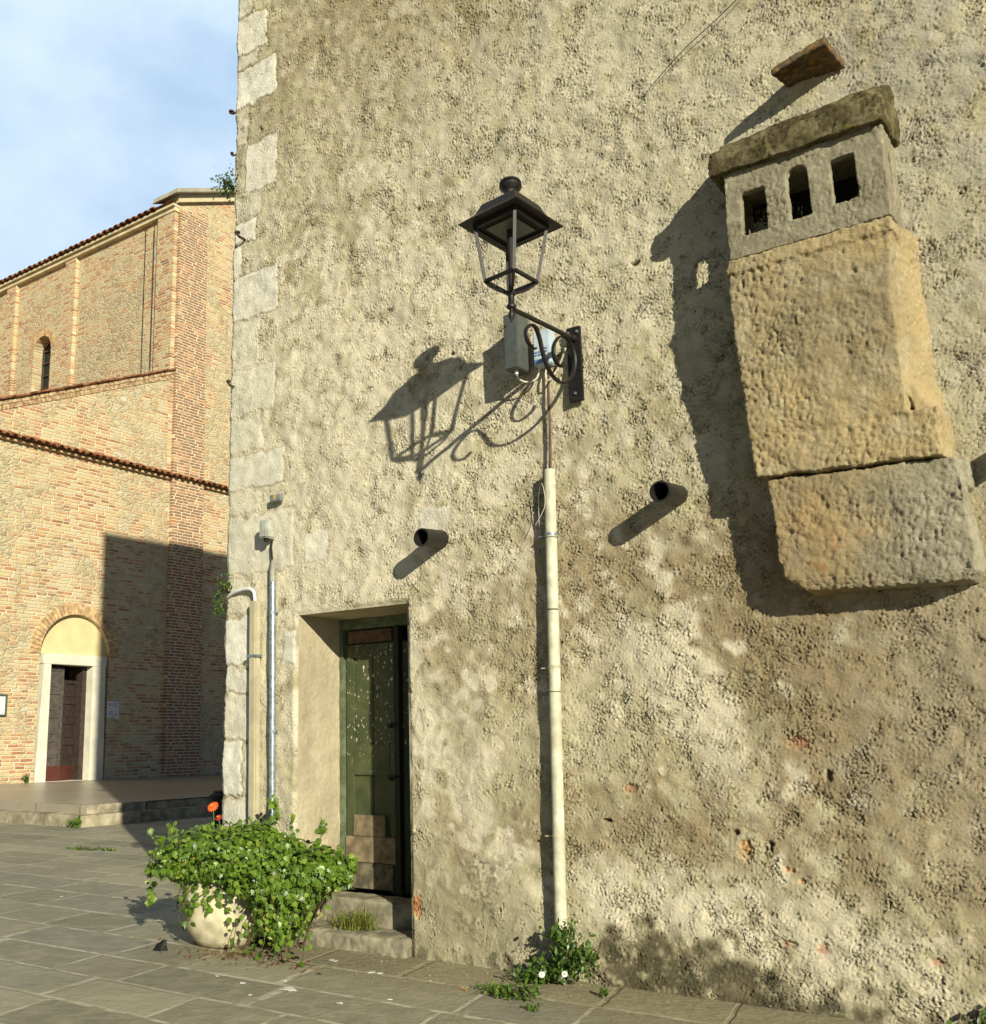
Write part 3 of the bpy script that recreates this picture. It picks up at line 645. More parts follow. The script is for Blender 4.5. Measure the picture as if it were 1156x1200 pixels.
def lb(b, name, m, smooth=False, bevel=0, rot=True):
    b.v = [tuple(TILT @ Vector(v)) for v in b.v]; return b.build(name, m, lan, smooth=smooth, bevel=bevel)
sq = R(45-8); S2 = math.sqrt(2)
def ring4(s, z): return [(lx+s*S2*math.cos(sq+k*math.pi/2), ly+s*S2*math.sin(sq+k*math.pi/2), z) for k in range(4)]
def frust(b, sec, cap0=True, cap1=True):
    vs = [v for s, z in sec for v in ring4(s, z)]
    fs = [(i*4+k, i*4+(k+1) % 4, (i+1)*4+(k+1) % 4, (i+1)*4+k) for i in range(len(sec)-1) for k in range(4)]
    if cap0: fs.append((3, 2, 1, 0))
    if cap1: fs.append(tuple(4*(len(sec)-1)+k for k in range(4)))
    return b.addm(vs, fs)
ZE, ZB = 4.985, 4.575
lb(MB().lathe((lx, ly, 0), [(.006, 4.285), (.010, 4.30), (.020, 4.325), (.022, 4.345), (.014, 4.36), (.014, 4.375), (.030, 4.385), (.032, 4.40), (.022, 4.415), (.021, 4.47), (.034, 4.485), (.036, 4.497), (.020, 4.51)], 16), 'stem', M_iron, True)
b = frust(MB(), [(.250, ZE), (.252, ZE+.006), (.175, ZE+.075), (.170, ZE+.082), (.142, ZE+.150), (.138, ZE+.158), (.05, ZE+.21)])
lb(b, 'roof', M_iron)
lb(MB().lathe((lx, ly, 0), [(.050, ZE+.19), (.044, ZE+.20), (.042, ZE+.25), (.050, ZE+.265), (.074, ZE+.285), (.078, ZE+.300), (.070, ZE+.306), (.069, ZE+.312), (.076, ZE+.318), (.070, ZE+.335), (.045, ZE+.350), (.012, ZE+.356)], 24), 'finial', M_iron, True)
b = MB(); r0 = ring4(.172, ZE-.004); r1 = ring4(.122, ZB); rm = ring4(.175, ZE-.012)
for k in range(4): lb(MB().bar(r1[k], r0[k], .021, .021), 'corner_post', M_iron)
for k in range(4): lb(MB().bar(r1[k], r1[(k+1) % 4], .020, .022), 'lower_rail', M_iron); lb(MB().bar(rm[k], rm[(k+1) % 4], .022, .034), 'upper_rail', M_iron)
rin = ring4(.150, ZE-.02)
b = frust(MB(), [(.165, ZE-.005), (.165, ZE-.018)]); lb(b, 'reflector_tray', M_irond)
b = frust(MB(), [(.118, ZE-.020), (.118, ZE-.028)]); lb(b, 'diffuser', M_glass)
b = MB()
for k in range(4):
    c0 = Vector(r1[k]); cc = Vector((lx, ly, 4.50)); pts = []
    for i in range(9):
        a = i/8; q = c0.lerp(Vector((lx, ly, c0.z)), a**1.0); q.z = ZB-.085*math.sin(a*math.pi/2)**.8; pts.append(q)
    lb(MB().tube(pts, .0095, 6), 'cradle_arm', M_iron, True)
lb(MB().lathe((lx-.005, ly+.005, 0), [(.026, ZE-.03), (.026, ZE-.20), (.018, ZE-.22), (.014, 4.52)], 12), 'lamp_holder', M_irond, True)
# gear box on the wall behind
gb = empty('gear_box', (-3.68, 6.5, 4.5), label='dark grey metal box on the wall behind the lantern stem', cat='electrical box')
MB().box(-3.735, -3.620, 6.335, 6.52, 4.30, 4.735).build('housing', M_box, gb, bevel=.006)
MB().tube([(-3.672, 6.40, 4.302), (-3.672, 6.40, 4.27)], .014, 10).build('cable_gland', M_white, gb)
jb = empty('junction_box', (-3.48, 6.52, 4.45), label='small pale junction box with blue printing behind the bracket scroll', cat='junction box')
MB().box(-3.545, -3.405, 6.44, 6.53, 4.315, 4.585).build('housing', M_jb, jb, bevel=.008)
b = MB()
b.box(-3.535, -3.415, 6.436, 6.4395, 4.33, 4.36)
for i, (x, w_, z) in enumerate(((-3.530, .02, 4.41), (-3.500, .012, 4.41), (-3.530, .014, 4.388), (-3.505, .03, 4.388), (-3.46, .03, 4.43), (-3.45, .02, 4.405))): b.box(x, x+w_, 6.436, 6.4395, z, z+.012)
b.build('printed_label', M_label, jb)
def cable(P, r, m, lab, name='cable'):
    return MB().tube(spline(P, 8), r, 8).build(name, m, None, smooth=True, label=lab, cat='cable')
cable([(-3.672, 6.40, 4.29), (-3.665, 6.42, 4.24), (-3.62, 6.46, 4.215), (-3.56, 6.50, 4.24), (-3.53, 6.50, 4.32)], .0075, M_wirew, 'short pale cable looping from the grey box to the junction box')
cable([(-3.46, 6.50, 4.33), (-3.475, 6.49, 4.26), (-3.465, 6.48, 4.20), (-3.43, 6.48, 4.20), (-3.40, 6.50, 4.25), (-3.36, 6.50, 4.30), (-3.30, 6.49, 4.42)], .0075, M_wirew, 'white cable looping under the junction box towards the wall plate')
cable([(-3.445, 6.50, 4.32), (-3.472, 6.52, 4.18), (-3.478, 6.53, 3.95), (-3.482, 6.53, 3.7), (-3.486, 6.52, 3.50)], .008, M_wire, 'red brown cable running down the wall into the cream conduit', 'wall_cable')
cable([(-3.462, 6.52, 4.32), (-3.484, 6.53, 4.15), (-3.492, 6.53, 3.9), (-3.500, 6.53, 3.6), (-3.505, 6.52, 3.50)], .006, simple('grey_cable', (.20, .17, .13), .5), 'thin grey cable beside the red brown one above the conduit', 'wall_cable')
# thin loose wires on the wall
cable([(-3.60, 6.53, 3.05), (-3.585, 6.50, 3.3), (-3.53, 6.46, 3.42), (-3.50, 6.44, 3.25), (-3.60, 6.47, 3.12)], .0025, M_wirew, 'thin loose wire bowed out beside the top of the cream conduit', 'loose_wire')
cable([(-2.62, 6.54, 6.20), (-2.3, 6.525, 6.42), (-1.95, 6.52, 6.60), (-1.55, 6.54, 6.86)], .003, M_irond, 'thin dark wire strung up the wall above the chimney slab', 'loose_wire')

# cream conduit down to the pavement
cd = empty('conduit_pipe', (-3.55, 6.5, .1), label='long cream conduit pipe running up the wall under the wall lamp', cat='pipe')
def cpos(z): return Vector((-3.482+(z-3.52)*.0195, 6.497, z))
segs = [(3.52, 3.02), (3.012, 2.50), (2.488, 1.92), (1.912, .10)]
for (a, b_) in segs: MB().tube([cpos(a), cpos(b_)], .042, 20).build('pipe_section', M_duct, cd, smooth=True)
for (a, b_), (c_, d_s) in zip(segs[:-1], segs[1:]): MB().tube([cpos(b_), cpos(c_)], .0405, 20).build('joint', M_seam, cd)
for z in (3.05, 2.10, .95): MB().tube([cpos(z), cpos(z-.02)], .045, 20).box(-3.59+(z-3.5)*.0195, -3.545+(z-3.5)*.0195, 6.50, 6.56, z-.02, z-.012).build('clamp', M_duct2 if z < 3 else M_galv, cd)

# pipes at the corner
gp = empty('galvanised_conduit', (-6.29, 6.54, .2), label='grey galvanised conduit rising to the small box at the house corner', cat='pipe')
MB().tube([(-6.255, 6.53, .12), (-6.275, 6.53, 1.6), (-6.29, 6.53, 2.98)], .029, 14).build('pipe_tube', M_galv, gp, smooth=True)
MB().tube([(-6.29, 6.53, 2.98), (-6.293, 6.53, 3.12), (-6.296, 6.53, 3.18)], [.029, .027, .012], 12).build('pipe_neck', simple('grey_boot', (.25, .24, .20), .7), gp, smooth=True)
MB().tube([(-6.296, 6.53, 3.16), (-6.300, 6.525, 3.24), (-6.315, 6.53, 3.30), (-6.30, 6.53, 3.36)], .008, 8).build('flex_cable', M_irond, gp, smooth=True)
for z in (2.72, 1.7, 1.0): MB().tube([(-6.285+(2.6-z)*.012, 6.53, z), (-6.285+(2.6-z)*.012, 6.53, z-.025)], .033, 14).tube([(-6.25+(2.6-z)*.012, 6.53, z-.012), (-6.235+(2.6-z)*.012, 6.55, z-.012)], .008, 6).build('clamp', M_galv, gp)
sb = empty('sensor_box', (-6.33, 6.5, 3.45), label='small grey box on the corner above the galvanised conduit', cat='electrical box')
MB().box(-6.375, -6.275, 6.43, 6.545, 3.37, 3.53).build('housing', simple('pale_grey_box', (.36, .37, .32), .5), sb, bevel=.012)
MB().lathe((-6.325, 6.48, 3.34), [(.02, 0), (.03, .035)], 12).build('gland', M_irond, sb)
tb = empty('tag_plate', (-6.24, 6.54, 3.74), label='tiny grey plate with a yellow mark above the sensor box', cat='plate')
MB().box(-6.315, -6.185, 6.50, 6.55, 3.70, 3.765).build('plate', simple('grey_tag', (.17, .18, .16), .6), tb, bevel=.006)
MB().addm([(-6.265, 6.497, 3.755), (-6.235, 6.497, 3.755), (-6.25, 6.497, 3.71)], [(0, 1, 2)]).build('yellow_mark', simple('yellow_mark', (.65, .42, .03), .6), tb, fix=False)
bd = empty('beige_duct', (-6.48, 6.54, .2), label='flat beige duct with a white bend on top at the corner stones', cat='duct')
MB().hexa([(-6.51, 6.49, .05), (-6.425, 6.49, .05), (-6.425, 6.56, .05), (-6.51, 6.56, .05), (-6.545, 6.49, 2.83), (-6.46, 6.49, 2.83), (-6.46, 6.56, 2.83), (-6.545, 6.56, 2.83)]).build('duct_channel', M_duct2, bd, bevel=.012)
MB().tube(spline([(-6.90, 6.55, 2.90), (-6.75, 6.53, 2.94), (-6.60, 6.525, 2.95), (-6.525, 6.525, 2.92), (-6.503, 6.525, 2.85), (-6.503, 6.525, 2.78)], 6), .016, 12).build('pipe_bend', M_white, bd, smooth=True)
MB().box(-6.56, -6.435, 6.483, 6.56, 2.33, 2.35).build('clamp', M_galv, bd)

# ------------------------------------------------------------------ plants
IVY = [(0, -.5), (.22, -.42), (.50, -.18), (.30, .02), (.42, .28), (.16, .22), (0, .62), (-.16, .22), (-.42, .28), (-.30, .02), (-.50, -.18), (-.22, -.42)]
OVAL = [(0, -.5), (.22, -.25), (.28, .05), (.16, .35), (0, .55), (-.16, .35), (-.28, .05), (-.22, -.25)]
def leaves(name, pts, nrm, size, tone, mat_, parent=None, tmpl=IVY, jitter=.45, cup=.18, **kw):
    n = len(pts); T = np.array(tmpl); k = len(T)
    pts = np.array(pts); nrm = np.array(nrm)+rng.normal(0, jitter, (n, 3)); nrm /= np.linalg.norm(nrm, axis=1)[:, None]
    up = np.array([0, 0, -1.])+rng.normal(0, .5, (n, 3)); t1 = up-(up*nrm).sum(1)[:, None]*nrm; t1 /= np.linalg.norm(t1, axis=1)[:, None]
    t2 = np.cross(nrm, t1); s = np.array(size)[:, None]
    V = np.empty((n, k+1, 3)); V[:, 0] = pts+nrm*0
    for i in range(k):
        x, y = T[i]; V[:, i+1] = pts+s*(t2*x+t1*y)-nrm*s*cup*(abs(x)*1.2+y*y)
    V = V.reshape(-1, 3); F = np.array([[0, i+1, (i+1) % k+1] for i in range(k)])
    F = (F[None]+(np.arange(n)*(k+1))[:, None, None]).reshape(-1, 3)
    me = np_mesh(name, V, F); a = me.attributes.new('tone', 'FLOAT', 'POINT'); a.data.foreach_set('value', np.repeat(np.array(tone, dtype=np.float32), k+1))
    return link(name, me, mat_, parent, smooth=False, **kw)
def blob_pts(blobs, n, ymax=None, inner=.25):
    P = []; Nn = []; wts = np.array([b[3]*b[4]+b[4]*b[5]+b[3]*b[5] for b in blobs]); wts /= wts.sum()
    while len(P) < n:
        b = blobs[rng.choice(len(blobs), p=wts)]
        d = rng.normal(0, 1, 3); d /= np.linalg.norm(d)
        rr = 1+.12*rng.normal()+.13*math.sin(d[0]*7+b[0]*9)+.11*math.sin(d[2]*9+b[1]*5)+.08*math.sin(d[1]*13+b[0]*3) if rng.random() > inner else rng.uniform(.5, 1)
        p = np.array(b[:3])+d*np.array(b[3:6])*rr
        if p[2] < .03 or (ymax and p[1] > ymax) or (p[0] < -6.02 and p[2] < .43+.06*math.sin(p[0]*23)): continue
        ok = True
        for c in blobs:
            if c is not b and (((p-np.array(c[:3]))/np.array(c[3:6]))**2).sum() < .5: ok = False; break
        if not ok and rng.random() < .85: continue
        nn = d/np.array(b[3:6])*.4; nn /= np.linalg.norm(nn)+1e-6
        P.append(p); Nn.append(nn+np.array([.25, -.3, .55]))
    return np.array(P), np.array(Nn)
# pot
potc = (-6.42, 6.16, 0)
pot = empty('flower_pot', potc, label='round cream concrete flower pot overgrown with ivy at the house corner', cat='flower pot')
MB().lathe(potc, [(.17, 0), (.215, .008), (.27, .06), (.325, .15), (.352, .25), (.356, .34), (.345, .43), (.31, .52), (.285, .55), (.27, .56), (.255, .55), (.25, .50)], 48).build('pot_bowl', M_pot, pot, smooth=True)
MB().lathe((potc[0], potc[1], .50), [(.252, 0), (.15, .03), (.01, .04)], 24).build('soil', M_soil, pot)
ivy = empty('ivy_plant', (-6.35, 6.1, .5), label='bushy bright green ivy spilling out of the cream pot', cat='ivy')
BL = [(-6.22, 6.12, .70, .52, .34, .20), (-6.68, 6.04, .64, .36, .28, .15), (-6.50, 6.06, .70, .32, .28, .17), (-5.84, 6.14, .58, .32, .32, .23), (-5.66, 6.18, .52, .20, .26, .17), (-6.05, 6.12, .74, .30, .26, .16), (-5.80, 6.18, .32, .18, .22, .22), (-6.45, 5.90, .60, .32, .12, .10)]
P, Nn = blob_pts(BL, 13500, 6.50)
leaves('leaf_mass', P, Nn, rng.uniform(.020, .058, len(P)), np.clip(rng.normal(.52, .25, len(P)), 0, .97), M_ivy, ivy, jitter=.75)
ivr = empty('ivy_clump', (-5.4, 6.2, .4), label='right hand clump of larger ivy leaves in front of the green door', cat='ivy')
BR_ = [(-5.46, 6.22, .62, .22, .24, .14), (-5.58, 6.20, .50, .16, .20, .13), (-5.30, 6.22, .63, .10, .12, .08)]
P, Nn = blob_pts(BR_, 1300, 6.50)
leaves('leaf_mass', P, Nn, rng.uniform(.04, .08, len(P)), np.clip(rng.normal(.4, .2, len(P)), 0, .94), M_ivy, ivr)
MB().tube(spline([(-5.75, 6.35, .02), (-5.6, 6.3, .25), (-5.35, 6.22, .5)], 5), .008, 6).tube(spline([(-5.8, 6.35, .02), (-5.7, 6.2, .3), (-5.3, 6.2, .62)], 5), .006, 6).build('stem', M_stem, ivr)
# trailing runners over the pot and along the ground
tp = []; tn = []; b = MB()
for (a0, zz, L, cz) in ((-105, .50, .22, .12), (-98, .52, .30, .05), (-92, .5, .20, .2), (-75, .5, .14, .1), (-62, .5, .20, .1), (-48, .5, .18, .05), (-125, .5, .2, .3), (-112, .5, .36, .12)):
    pl = []
    for i in range(12):
        u = i/11; z = zz-L*u; ang = R(a0+8*math.sin(u*5+a0)); rad = .375*math.sqrt(max(.2, 1-((z-.32)/.36)**2))+.015
        pl.append(Vector((potc[0]+rad*math.cos(ang), potc[1]+rad*math.sin(ang), max(.02, z))))
        for _ in range(1 if u < .9 else 2): tp.append(tuple(pl[-1]+Vector(rng.normal(0, .018, 3)))); tn.append((math.cos(ang), math.sin(ang), .3))
    b.tube(pl, .003, 5)
for k in range(7):      # runners through the gap between pot and step
    x0 = -6.0+.12*k; pl = [Vector((x0+.02*math.sin(i), 6.1-.03*i+.05*math.sin(k+i*.7), .55-.055*i)) for i in range(10)]
    for q in pl:
        for _ in range(2 if k < 3 else 1): tp.append(tuple(q+Vector(rng.normal(0, .03, 3)))); tn.append((.3, -.8, .4))
    b.tube(pl, .003, 5)
tp = np.array(tp); tp[:, 2] = np.maximum(tp[:, 2], .02)
b.build('runner', M_stem, ivy); leaves('trailing_leaves', tp, tn, rng.uniform(.03, .06, len(tp)), np.clip(rng.normal(.45, .25, len(tp)), 0, .94), M_ivy, ivy)
# spiky shoots that break the outline
tp = []; tn = []; b = MB()
for (x, y, z, dx, dy, dz, n) in ((-6.03, 6.30, .86, .0, 0, .28, 16), (-5.45, 6.22, .82, .02, -.02, .20, 7), (-5.72, 6.2, .78, -.02, 0, .2, 7), (-7.02, 6.0, .72, -.16, -.02, .15, 9), (-6.9, 6.0, .78, -.05, 0, .16, 7), (-7.12, 6.0, .60, -.1, 0, -.1, 7), (-5.2, 6.15, .56, .12, -.02, .03, 7), (-7.1, 5.95, .45, -.02, 0, -.22, 8), (-5.75, 6.0, .12, .2, -.05, .02, 8), (-6.5, 6.0, .84, .03, 0, .1, 6), (-5.25, 6.2, .68, .12, 0, .05, 6)):
    MB().tube([(x, y, z), (x+dx, y+dy, z+dz)], .003, 5).build('shoot', M_stem, ivy)
    for i in range(n*2):
        u = rng.random(); tp.append((x+dx*u+rng.normal(0, .02), y+dy*u+rng.normal(0, .02), z+dz*u+rng.normal(0, .015))); tn.append((.3, -.6, .5))
leaves('shoot_leaves', tp, tn, rng.uniform(.035, .065, len(tp)), np.clip(rng.normal(.6, .2, len(tp)), 0, .94), M_ivy, ivy)
# small yellow and orange blooms in the ivy
b = MB()
for q in ((-6.40, 5.80, .70), (-6.36, 5.80, .73), (-6.22, 5.82, .66), (-6.50, 5.80, .66)): MB().lathe(q, [(0, -.01), (.022, 0), (.016, .012), (0, .015)], 8, cap=False).build('small_bloom', M_yellow, ivy)
# orange flower standing above the ivy
def flower(base, top, m, lab, r=.05):
    fl = empty('flower', base, label=lab, cat='flower')
    b_, t_ = Vector(base), Vector(top); mid = b_.lerp(t_, .5)+Vector((.01, 0, 0))
    MB().tube(spline([tuple(b_), tuple(mid), tuple(t_)], 5), .005, 6).build('stem', M_weed_s, fl)
    b = MB(); n = Vector((.25, -.75, .6)).normalized(); a = n.cross(Vector((0, 0, 1))).normalized(); c = a.cross(n)
    for ring, (cnt, rr, lift) in enumerate(((16, r, 0), (14, r*.78, .010), (10, r*.5, .018))):
        for k in range(cnt):
            an = 2*math.pi*k/cnt+ring*.2; d = a*math.cos(an)+c*math.sin(an); s = a*math.cos(an+1.57)+c*math.sin(an+1.57)
            o = t_+n*lift; b.addm([o, o+d*rr*.6+s*rr*.2+n*.006, o+d*rr+n*(.004-.008*ring), o+d*rr*.6-s*rr*.2+n*.006], [(0, 1, 2, 3)])
    b.build('petals', m, fl, fix=False)
    MB().lathe(tuple(t_+n*.02), [(0, -.01), (.012, 0), (0, .01)], 8, cap=False).build('flower_centre', M_yellow, fl)
M_weed_s = simple('green_stem', (.06, .12, .03), .6)
flower((-6.50, 6.08, .78), (-6.475, 6.05, 1.075), M_orange, 'single orange flower standing above the ivy beside the corner stone', .052)
flower((-6.46, 6.12, .80), (-6.46, 6.10, .985), simple('red_petals', (.45, .02, .015), .5), 'small dark red bloom half hidden behind the ivy below the orange flower', .03)

# wall plants on the corner
def tuft(name, c, blobs, n, sz, lab, cat, m=M_weed, tmpl=OVAL, stems=8, tone=.4, up=(.2, -.5, .5)):
    e = empty(name, c, label=lab, cat=cat); b = MB(); P = []; Nn = []
    for k in range(stems):
        bb = blobs[k % len(blobs)]; d = rng.normal(0, .6, 3); tip = Vector(np.array(bb[:3])+d*np.array(bb[3:6])); c0 = Vector(c)
        mid = c0.lerp(tip, .5)+Vector((0, 0, .02)); sp = spline([tuple(c0), tuple(mid), tuple(tip)], 5); b.tube(sp, .003, 5)
        for q in sp: P.append(np.array(q)+rng.normal(0, sz*.35, 3)); Nn.append(np.array(up))
    while len(P) < n:
        bb = blobs[rng.integers(len(blobs))]; P.append(np.array(bb[:3])+rng.normal(0, .55, 3)*np.array(bb[3:6])); Nn.append(np.array(up))
    P = np.array(P); P[:, 2] = np.maximum(P[:, 2], .012)
    b.build('stems', M_stem, e); leaves('foliage', P, Nn, rng.uniform(.6, 1.3, len(P))*sz, np.clip(rng.normal(tone, .2, len(P)), 0, .94), m, e, tmpl, jitter=.7)
    return e
tuft('wall_plant', (-6.92, 6.55, 7.02), [(-6.90, 6.45, 7.08, .14, .10, .11), (-7.02, 6.5, 7.10, .12, .08, .09), (-6.98, 6.5, 6.98, .1, .08, .06)], 330, .032, 'small dark green plant growing from the corner high up against the sky', 'plant', stems=16, tone=.3)
tuft('wall_plant', (-6.87, 6.55, 3.02), [(-6.86, 6.47, 3.02, .07, .06, .13), (-6.88, 6.46, 2.86, .06, .05, .12), (-6.93, 6.48, 2.80, .06, .04, .10)], 260, .028, 'small plant hanging from the corner stones beside the white pipe bend', 'plant', stems=12, tone=.35)
# weeds at the foot of the wall
tuft('daisy_weed', (-3.55, 6.45, .02), [(-3.58, 6.38, .10, .16, .10, .09), (-3.46, 6.38, .19, .15, .08, .13), (-3.33, 6.38, .19, .09, .08, .09), (-3.50, 6.40, .31, .09, .06, .08), (-3.70, 6.32, .05, .10, .08, .04)], 800, .042, 'dark leafy weed with two white daisies at the foot of the cream conduit', 'weed', stems=22, tone=.42)
wd = bpy.data.objects['daisy_weed']
for q in ((-3.53, 6.19, .10), (-3.38, 6.22, .115)):
    b = MB(); bc = MB()
    n = Vector((.4, -.8, .45)).normalized(); a = n.cross(Vector((0, 0, 1))).normalized(); c = a.cross(n); o = Vector(q)
    for k in range(12):
        an = 2*math.pi*k/12; d = a*math.cos(an)+c*math.sin(an); s = a*math.cos(an+1.57)+c*math.sin(an+1.57)
        b.addm([o, o+d*.015+s*.005, o+d*.021, o+d*.015-s*.005], [(0, 1, 2, 3)])
    bc.lathe(tuple(o+n*.004), [(0, -.006), (.009, 0), (0, .006)], 8, cap=False)
    b.build('daisy_petals', M_petal, wd, fix=False); bc.build('daisy_centre', M_yellow, wd)
tuft('corner_weed', (-.95, 6.45, .02), [(-1.05, 6.42, .06, .10, .08, .07), (-.9, 6.45, .12, .12, .08, .10)], 200, .045, 'dark weed at the foot of the wall in the bottom right corner', 'weed', stems=10)
tuft('paving_weed', (-3.65, 5.95, .01), [(-3.75, 5.98, .03, .16, .07, .02), (-3.60, 5.90, .03, .14, .06, .02), (-3.5, 5.97, .05, .08, .05, .03)], 420, .030, 'low patch of green weed in the paving in front of the daisies', 'weed', stems=10, tone=.6, up=(0, -.2, 1))
tuft('paving_weed', (-3.12, 6.25, .01), [(-3.12, 6.24, .03, .05, .04, .03)], 50, .026, 'tiny weed sprig in the paving right of the daisies', 'weed', stems=5)
tuft('paving_weed', (-3.33, 5.72, .01), [(-3.35, 5.72, .02, .06, .03, .01)], 60, .022, 'tiny green sprig at the front edge of the weed patch', 'weed', stems=4, tone=.65)
tuft('step_weed', (-17.5, 12.75, .02), [(-17.55, 12.72, .08, .20, .1, .06), (-17.35, 12.72, .13, .08, .06, .10)], 120, .07, 'small weed at the corner of the church step', 'weed', stems=6, tone=.6)
tuft('joint_weed', (-13.6, 10.2, .01), [(-13.8, 10.15, .02, .30, .06, .01), (-13.3, 10.3, .02, .15, .05, .01)], 130, .05, 'green weed growing in a paving joint before the church step', 'weed', stems=4, tone=.7, up=(0, 0, 1))
tuft('joint_weed', (-27.9, 18.5, .5), [(-27.85, 18.45, .62, .08, .1, .12)], 60, .08, 'small green weed at the church wall left of the portal', 'weed', stems=4, tone=.5)
# grass on the doorstep
def grass(name, blobs, n, h, lab):
    V = []; F = []; tone = []
    for i in range(n):
        bb = blobs[rng.integers(len(blobs))]; x, y = bb[0]+rng.normal(0, .5)*bb[3], bb[1]+rng.normal(0, .5)*bb[4]; z = bb[2]
        an = rng.random()*6.28; le = rng.uniform(.35, 1.2)*h; hh = rng.uniform(.4, 1)*h; w_ = .003; dx, dy = math.cos(an), math.sin(an); k = len(V)
        V += [(x-dy*w_, y+dx*w_, z), (x+dy*w_, y-dx*w_, z), (x+dx*le*.35-dy*w_, y+dy*le*.35+dx*w_, z+hh*.65), (x+dx*le*.35+dy*w_, y+dy*le*.35-dx*w_, z+hh*.65), (x+dx*le, y+dy*le, z+hh)]
        F += [(k, k+1, k+3), (k, k+3, k+2), (k+2, k+3, k+4)]; tone += [float(np.clip(rng.normal(.55, .2), 0, .9))]*5
    me = np_mesh(name, np.array(V), np.array(F)); a = me.attributes.new('tone', 'FLOAT', 'POINT'); a.data.foreach_set('value', np.array(tone, dtype=np.float32))
    return link(name, me, M_grass, None, label=lab, cat='grass tuft')
grass('grass_tuft', [(-5.50, 6.68, .13, .20, .10), (-5.42, 6.72, .13, .10, .06), (-5.50, 6.62, .13, .18, .06)], 260, .17, 'tuft of yellow green grass on the lower doorstep')
grass('grass_tuft', [(-3.72, 5.97, .0, .09, .05)], 130, .06, 'short grass blades in the weed patch in front of the conduit')

# litter: dead leaves round the pot, chips on the paving
def scatter(name, n, area, sz, m, lab, tmpl=OVAL, kind='stuff'):
    P = np.stack([rng.normal(area[0], area[2], n), rng.normal(area[1], area[3], n), np.full(n, .012)+rng.random(n)*.008], -1)
    P[:, 1] = np.minimum(P[:, 1], 6.5)
    o = leaves(name, P, np.tile([0, 0, 1.], (n, 1)), rng.uniform(.5, 1.4, n)*sz, rng.random(n)*.9, m, None, tmpl, jitter=.35, cup=.25)
    return tag(o, lab, 'litter', None, kind)
scatter('dead_leaves', 210, (-5.95, 5.84, .36, .12), .030, M_dry, 'dry brown leaves scattered on the paving below the ivy pot')
scatter('plaster_crumbs', 120, (-4.9, 6.2, .9, .25), .014, simple('crumbs', (.40, .37, .27), .9), 'pale plaster crumbs scattered along the foot of the wall')
b = MB()
for (x, y, s) in ((-4.95, 5.30, .045), (-4.88, 5.28, .03), (-5.30, 5.25, .016), (-5.1, 5.45, .014), (-5.6, 5.3, .012), (-5.02, 5.05, .014), (-4.2, 5.45, .012), (-4.75, 6.0, .03), (-3.9, 6.02, .014), (-5.25, 6.15, .03), (-9.8, 7.0, .02), (-4.4, 5.2, .016)):
    for k in range(4):
        cx, cy, rr = x+rng.normal(0, s*.5), y+rng.normal(0, s*.4), s*rng.uniform(.4, .9)
        b.lathe((cx, cy, .003+.0008*k), [(rr, 0), (rr*.8, .003), (.001, .004)], 9, rot=rng.random())
b.build('white_splashes', simple('white_chip', (.52, .52, .48), .8), None, label='white bird droppings and chips spattered on the paving', cat='droppings', kind='stuff')
MB().tube([(-3.98, 5.93, .008), (-3.93, 5.91, .008)], .006, 8).build('cigarette_end', simple('orange_paper', (.55, .25, .08), .7), None, label='small cigarette end on the paving below the door jamb', cat='cigarette end')
rough([[(-6.72, 5.66, .0), (-6.62, 5.66, .0), (-6.60, 5.72, .0), (-6.70, 5.74, .0), (-6.69, 5.68, .05), (-6.64, 5.67, .05), (-6.61, 5.71, .09), (-6.65, 5.72, .09)]], 'dark_scrap', M_irond, None, .01, .008, 12, label='small dark scrap lying on the paving left of the pot', cat='scrap')
# unidentified dark shape in the shade behind the corner, built as a drum
bn = empty('dark_shape', (-15.0, 14.7, 0), label='low unidentified dark shape in deep shade behind the house corner', cat='dark shape')
MB().lathe((-15.05, 14.45, 0), [(.28, 0), (.34, .55), (.36, .56), (.36, .60), (.30, .62)], 20).build('shape_body', M_dark, bn, smooth=True)
MB().lathe((-15.05, 14.45, .62), [(.31, 0), (.28, .05), (.05, .08)], 20).build('top_cover', M_dark, bn, smooth=True)

# ------------------------------------------------------------------ church
chu = empty('brick_church', (-28, 20, 0), label='old brick and rubble church with stepped gable, pilasters and clay tile edges', cat='church')
FX = -28.0
def wall_arch(mp, u0, u1, zb, ztop, op=None, depth=.5, nseg=20):
    """wall in (u,z) with an optional arched opening op=(ua,ub,sill,spring); mp maps (u,z,depth) to 3D"""
    b = MB()
    def quad(ua, ub, za0, zb0, za1, zb1): b.addm([mp(ua, za0, 0), mp(ub, zb0, 0), mp(ub, zb1, 0), mp(ua, za1, 0)], [(0, 1, 2, 3)])
    if not op: quad(u0, u1, zb, zb, ztop(u0), ztop(u1)); return b
    ua, ub, sl, spg = op; c = (ua+ub)/2; rr = (ub-ua)/2
    quad(u0, ua, zb, zb, ztop(u0), ztop(ua)); quad(ub, u1, zb, zb, ztop(ub), ztop(u1))
    if sl > zb: quad(ua, ub, zb, zb, sl, sl)
    arc = [(c-rr*math.cos(math.pi*k/nseg), spg+rr*math.sin(math.pi*k/nseg)) for k in range(nseg+1)]
    for (p, q) in zip(arc[:-1], arc[1:]): quad(p[0], q[0], p[1], q[1], ztop(p[0]), ztop(q[0]))
    ol = [(ua, sl)]+arc+[(ub, sl), (ua, sl)]
    for (p, q) in zip(ol[:-1], ol[1:]): b.addm([mp(p[0], p[1], 0), mp(q[0], q[1], 0), mp(q[0], q[1], depth), mp(p[0], p[1], depth)], [(0, 1, 2, 3)])
    return b
rake = lambda y: 15.02+(y-23.8)*.432
nrake = lambda y: 21.72+(y-23.7)*.45
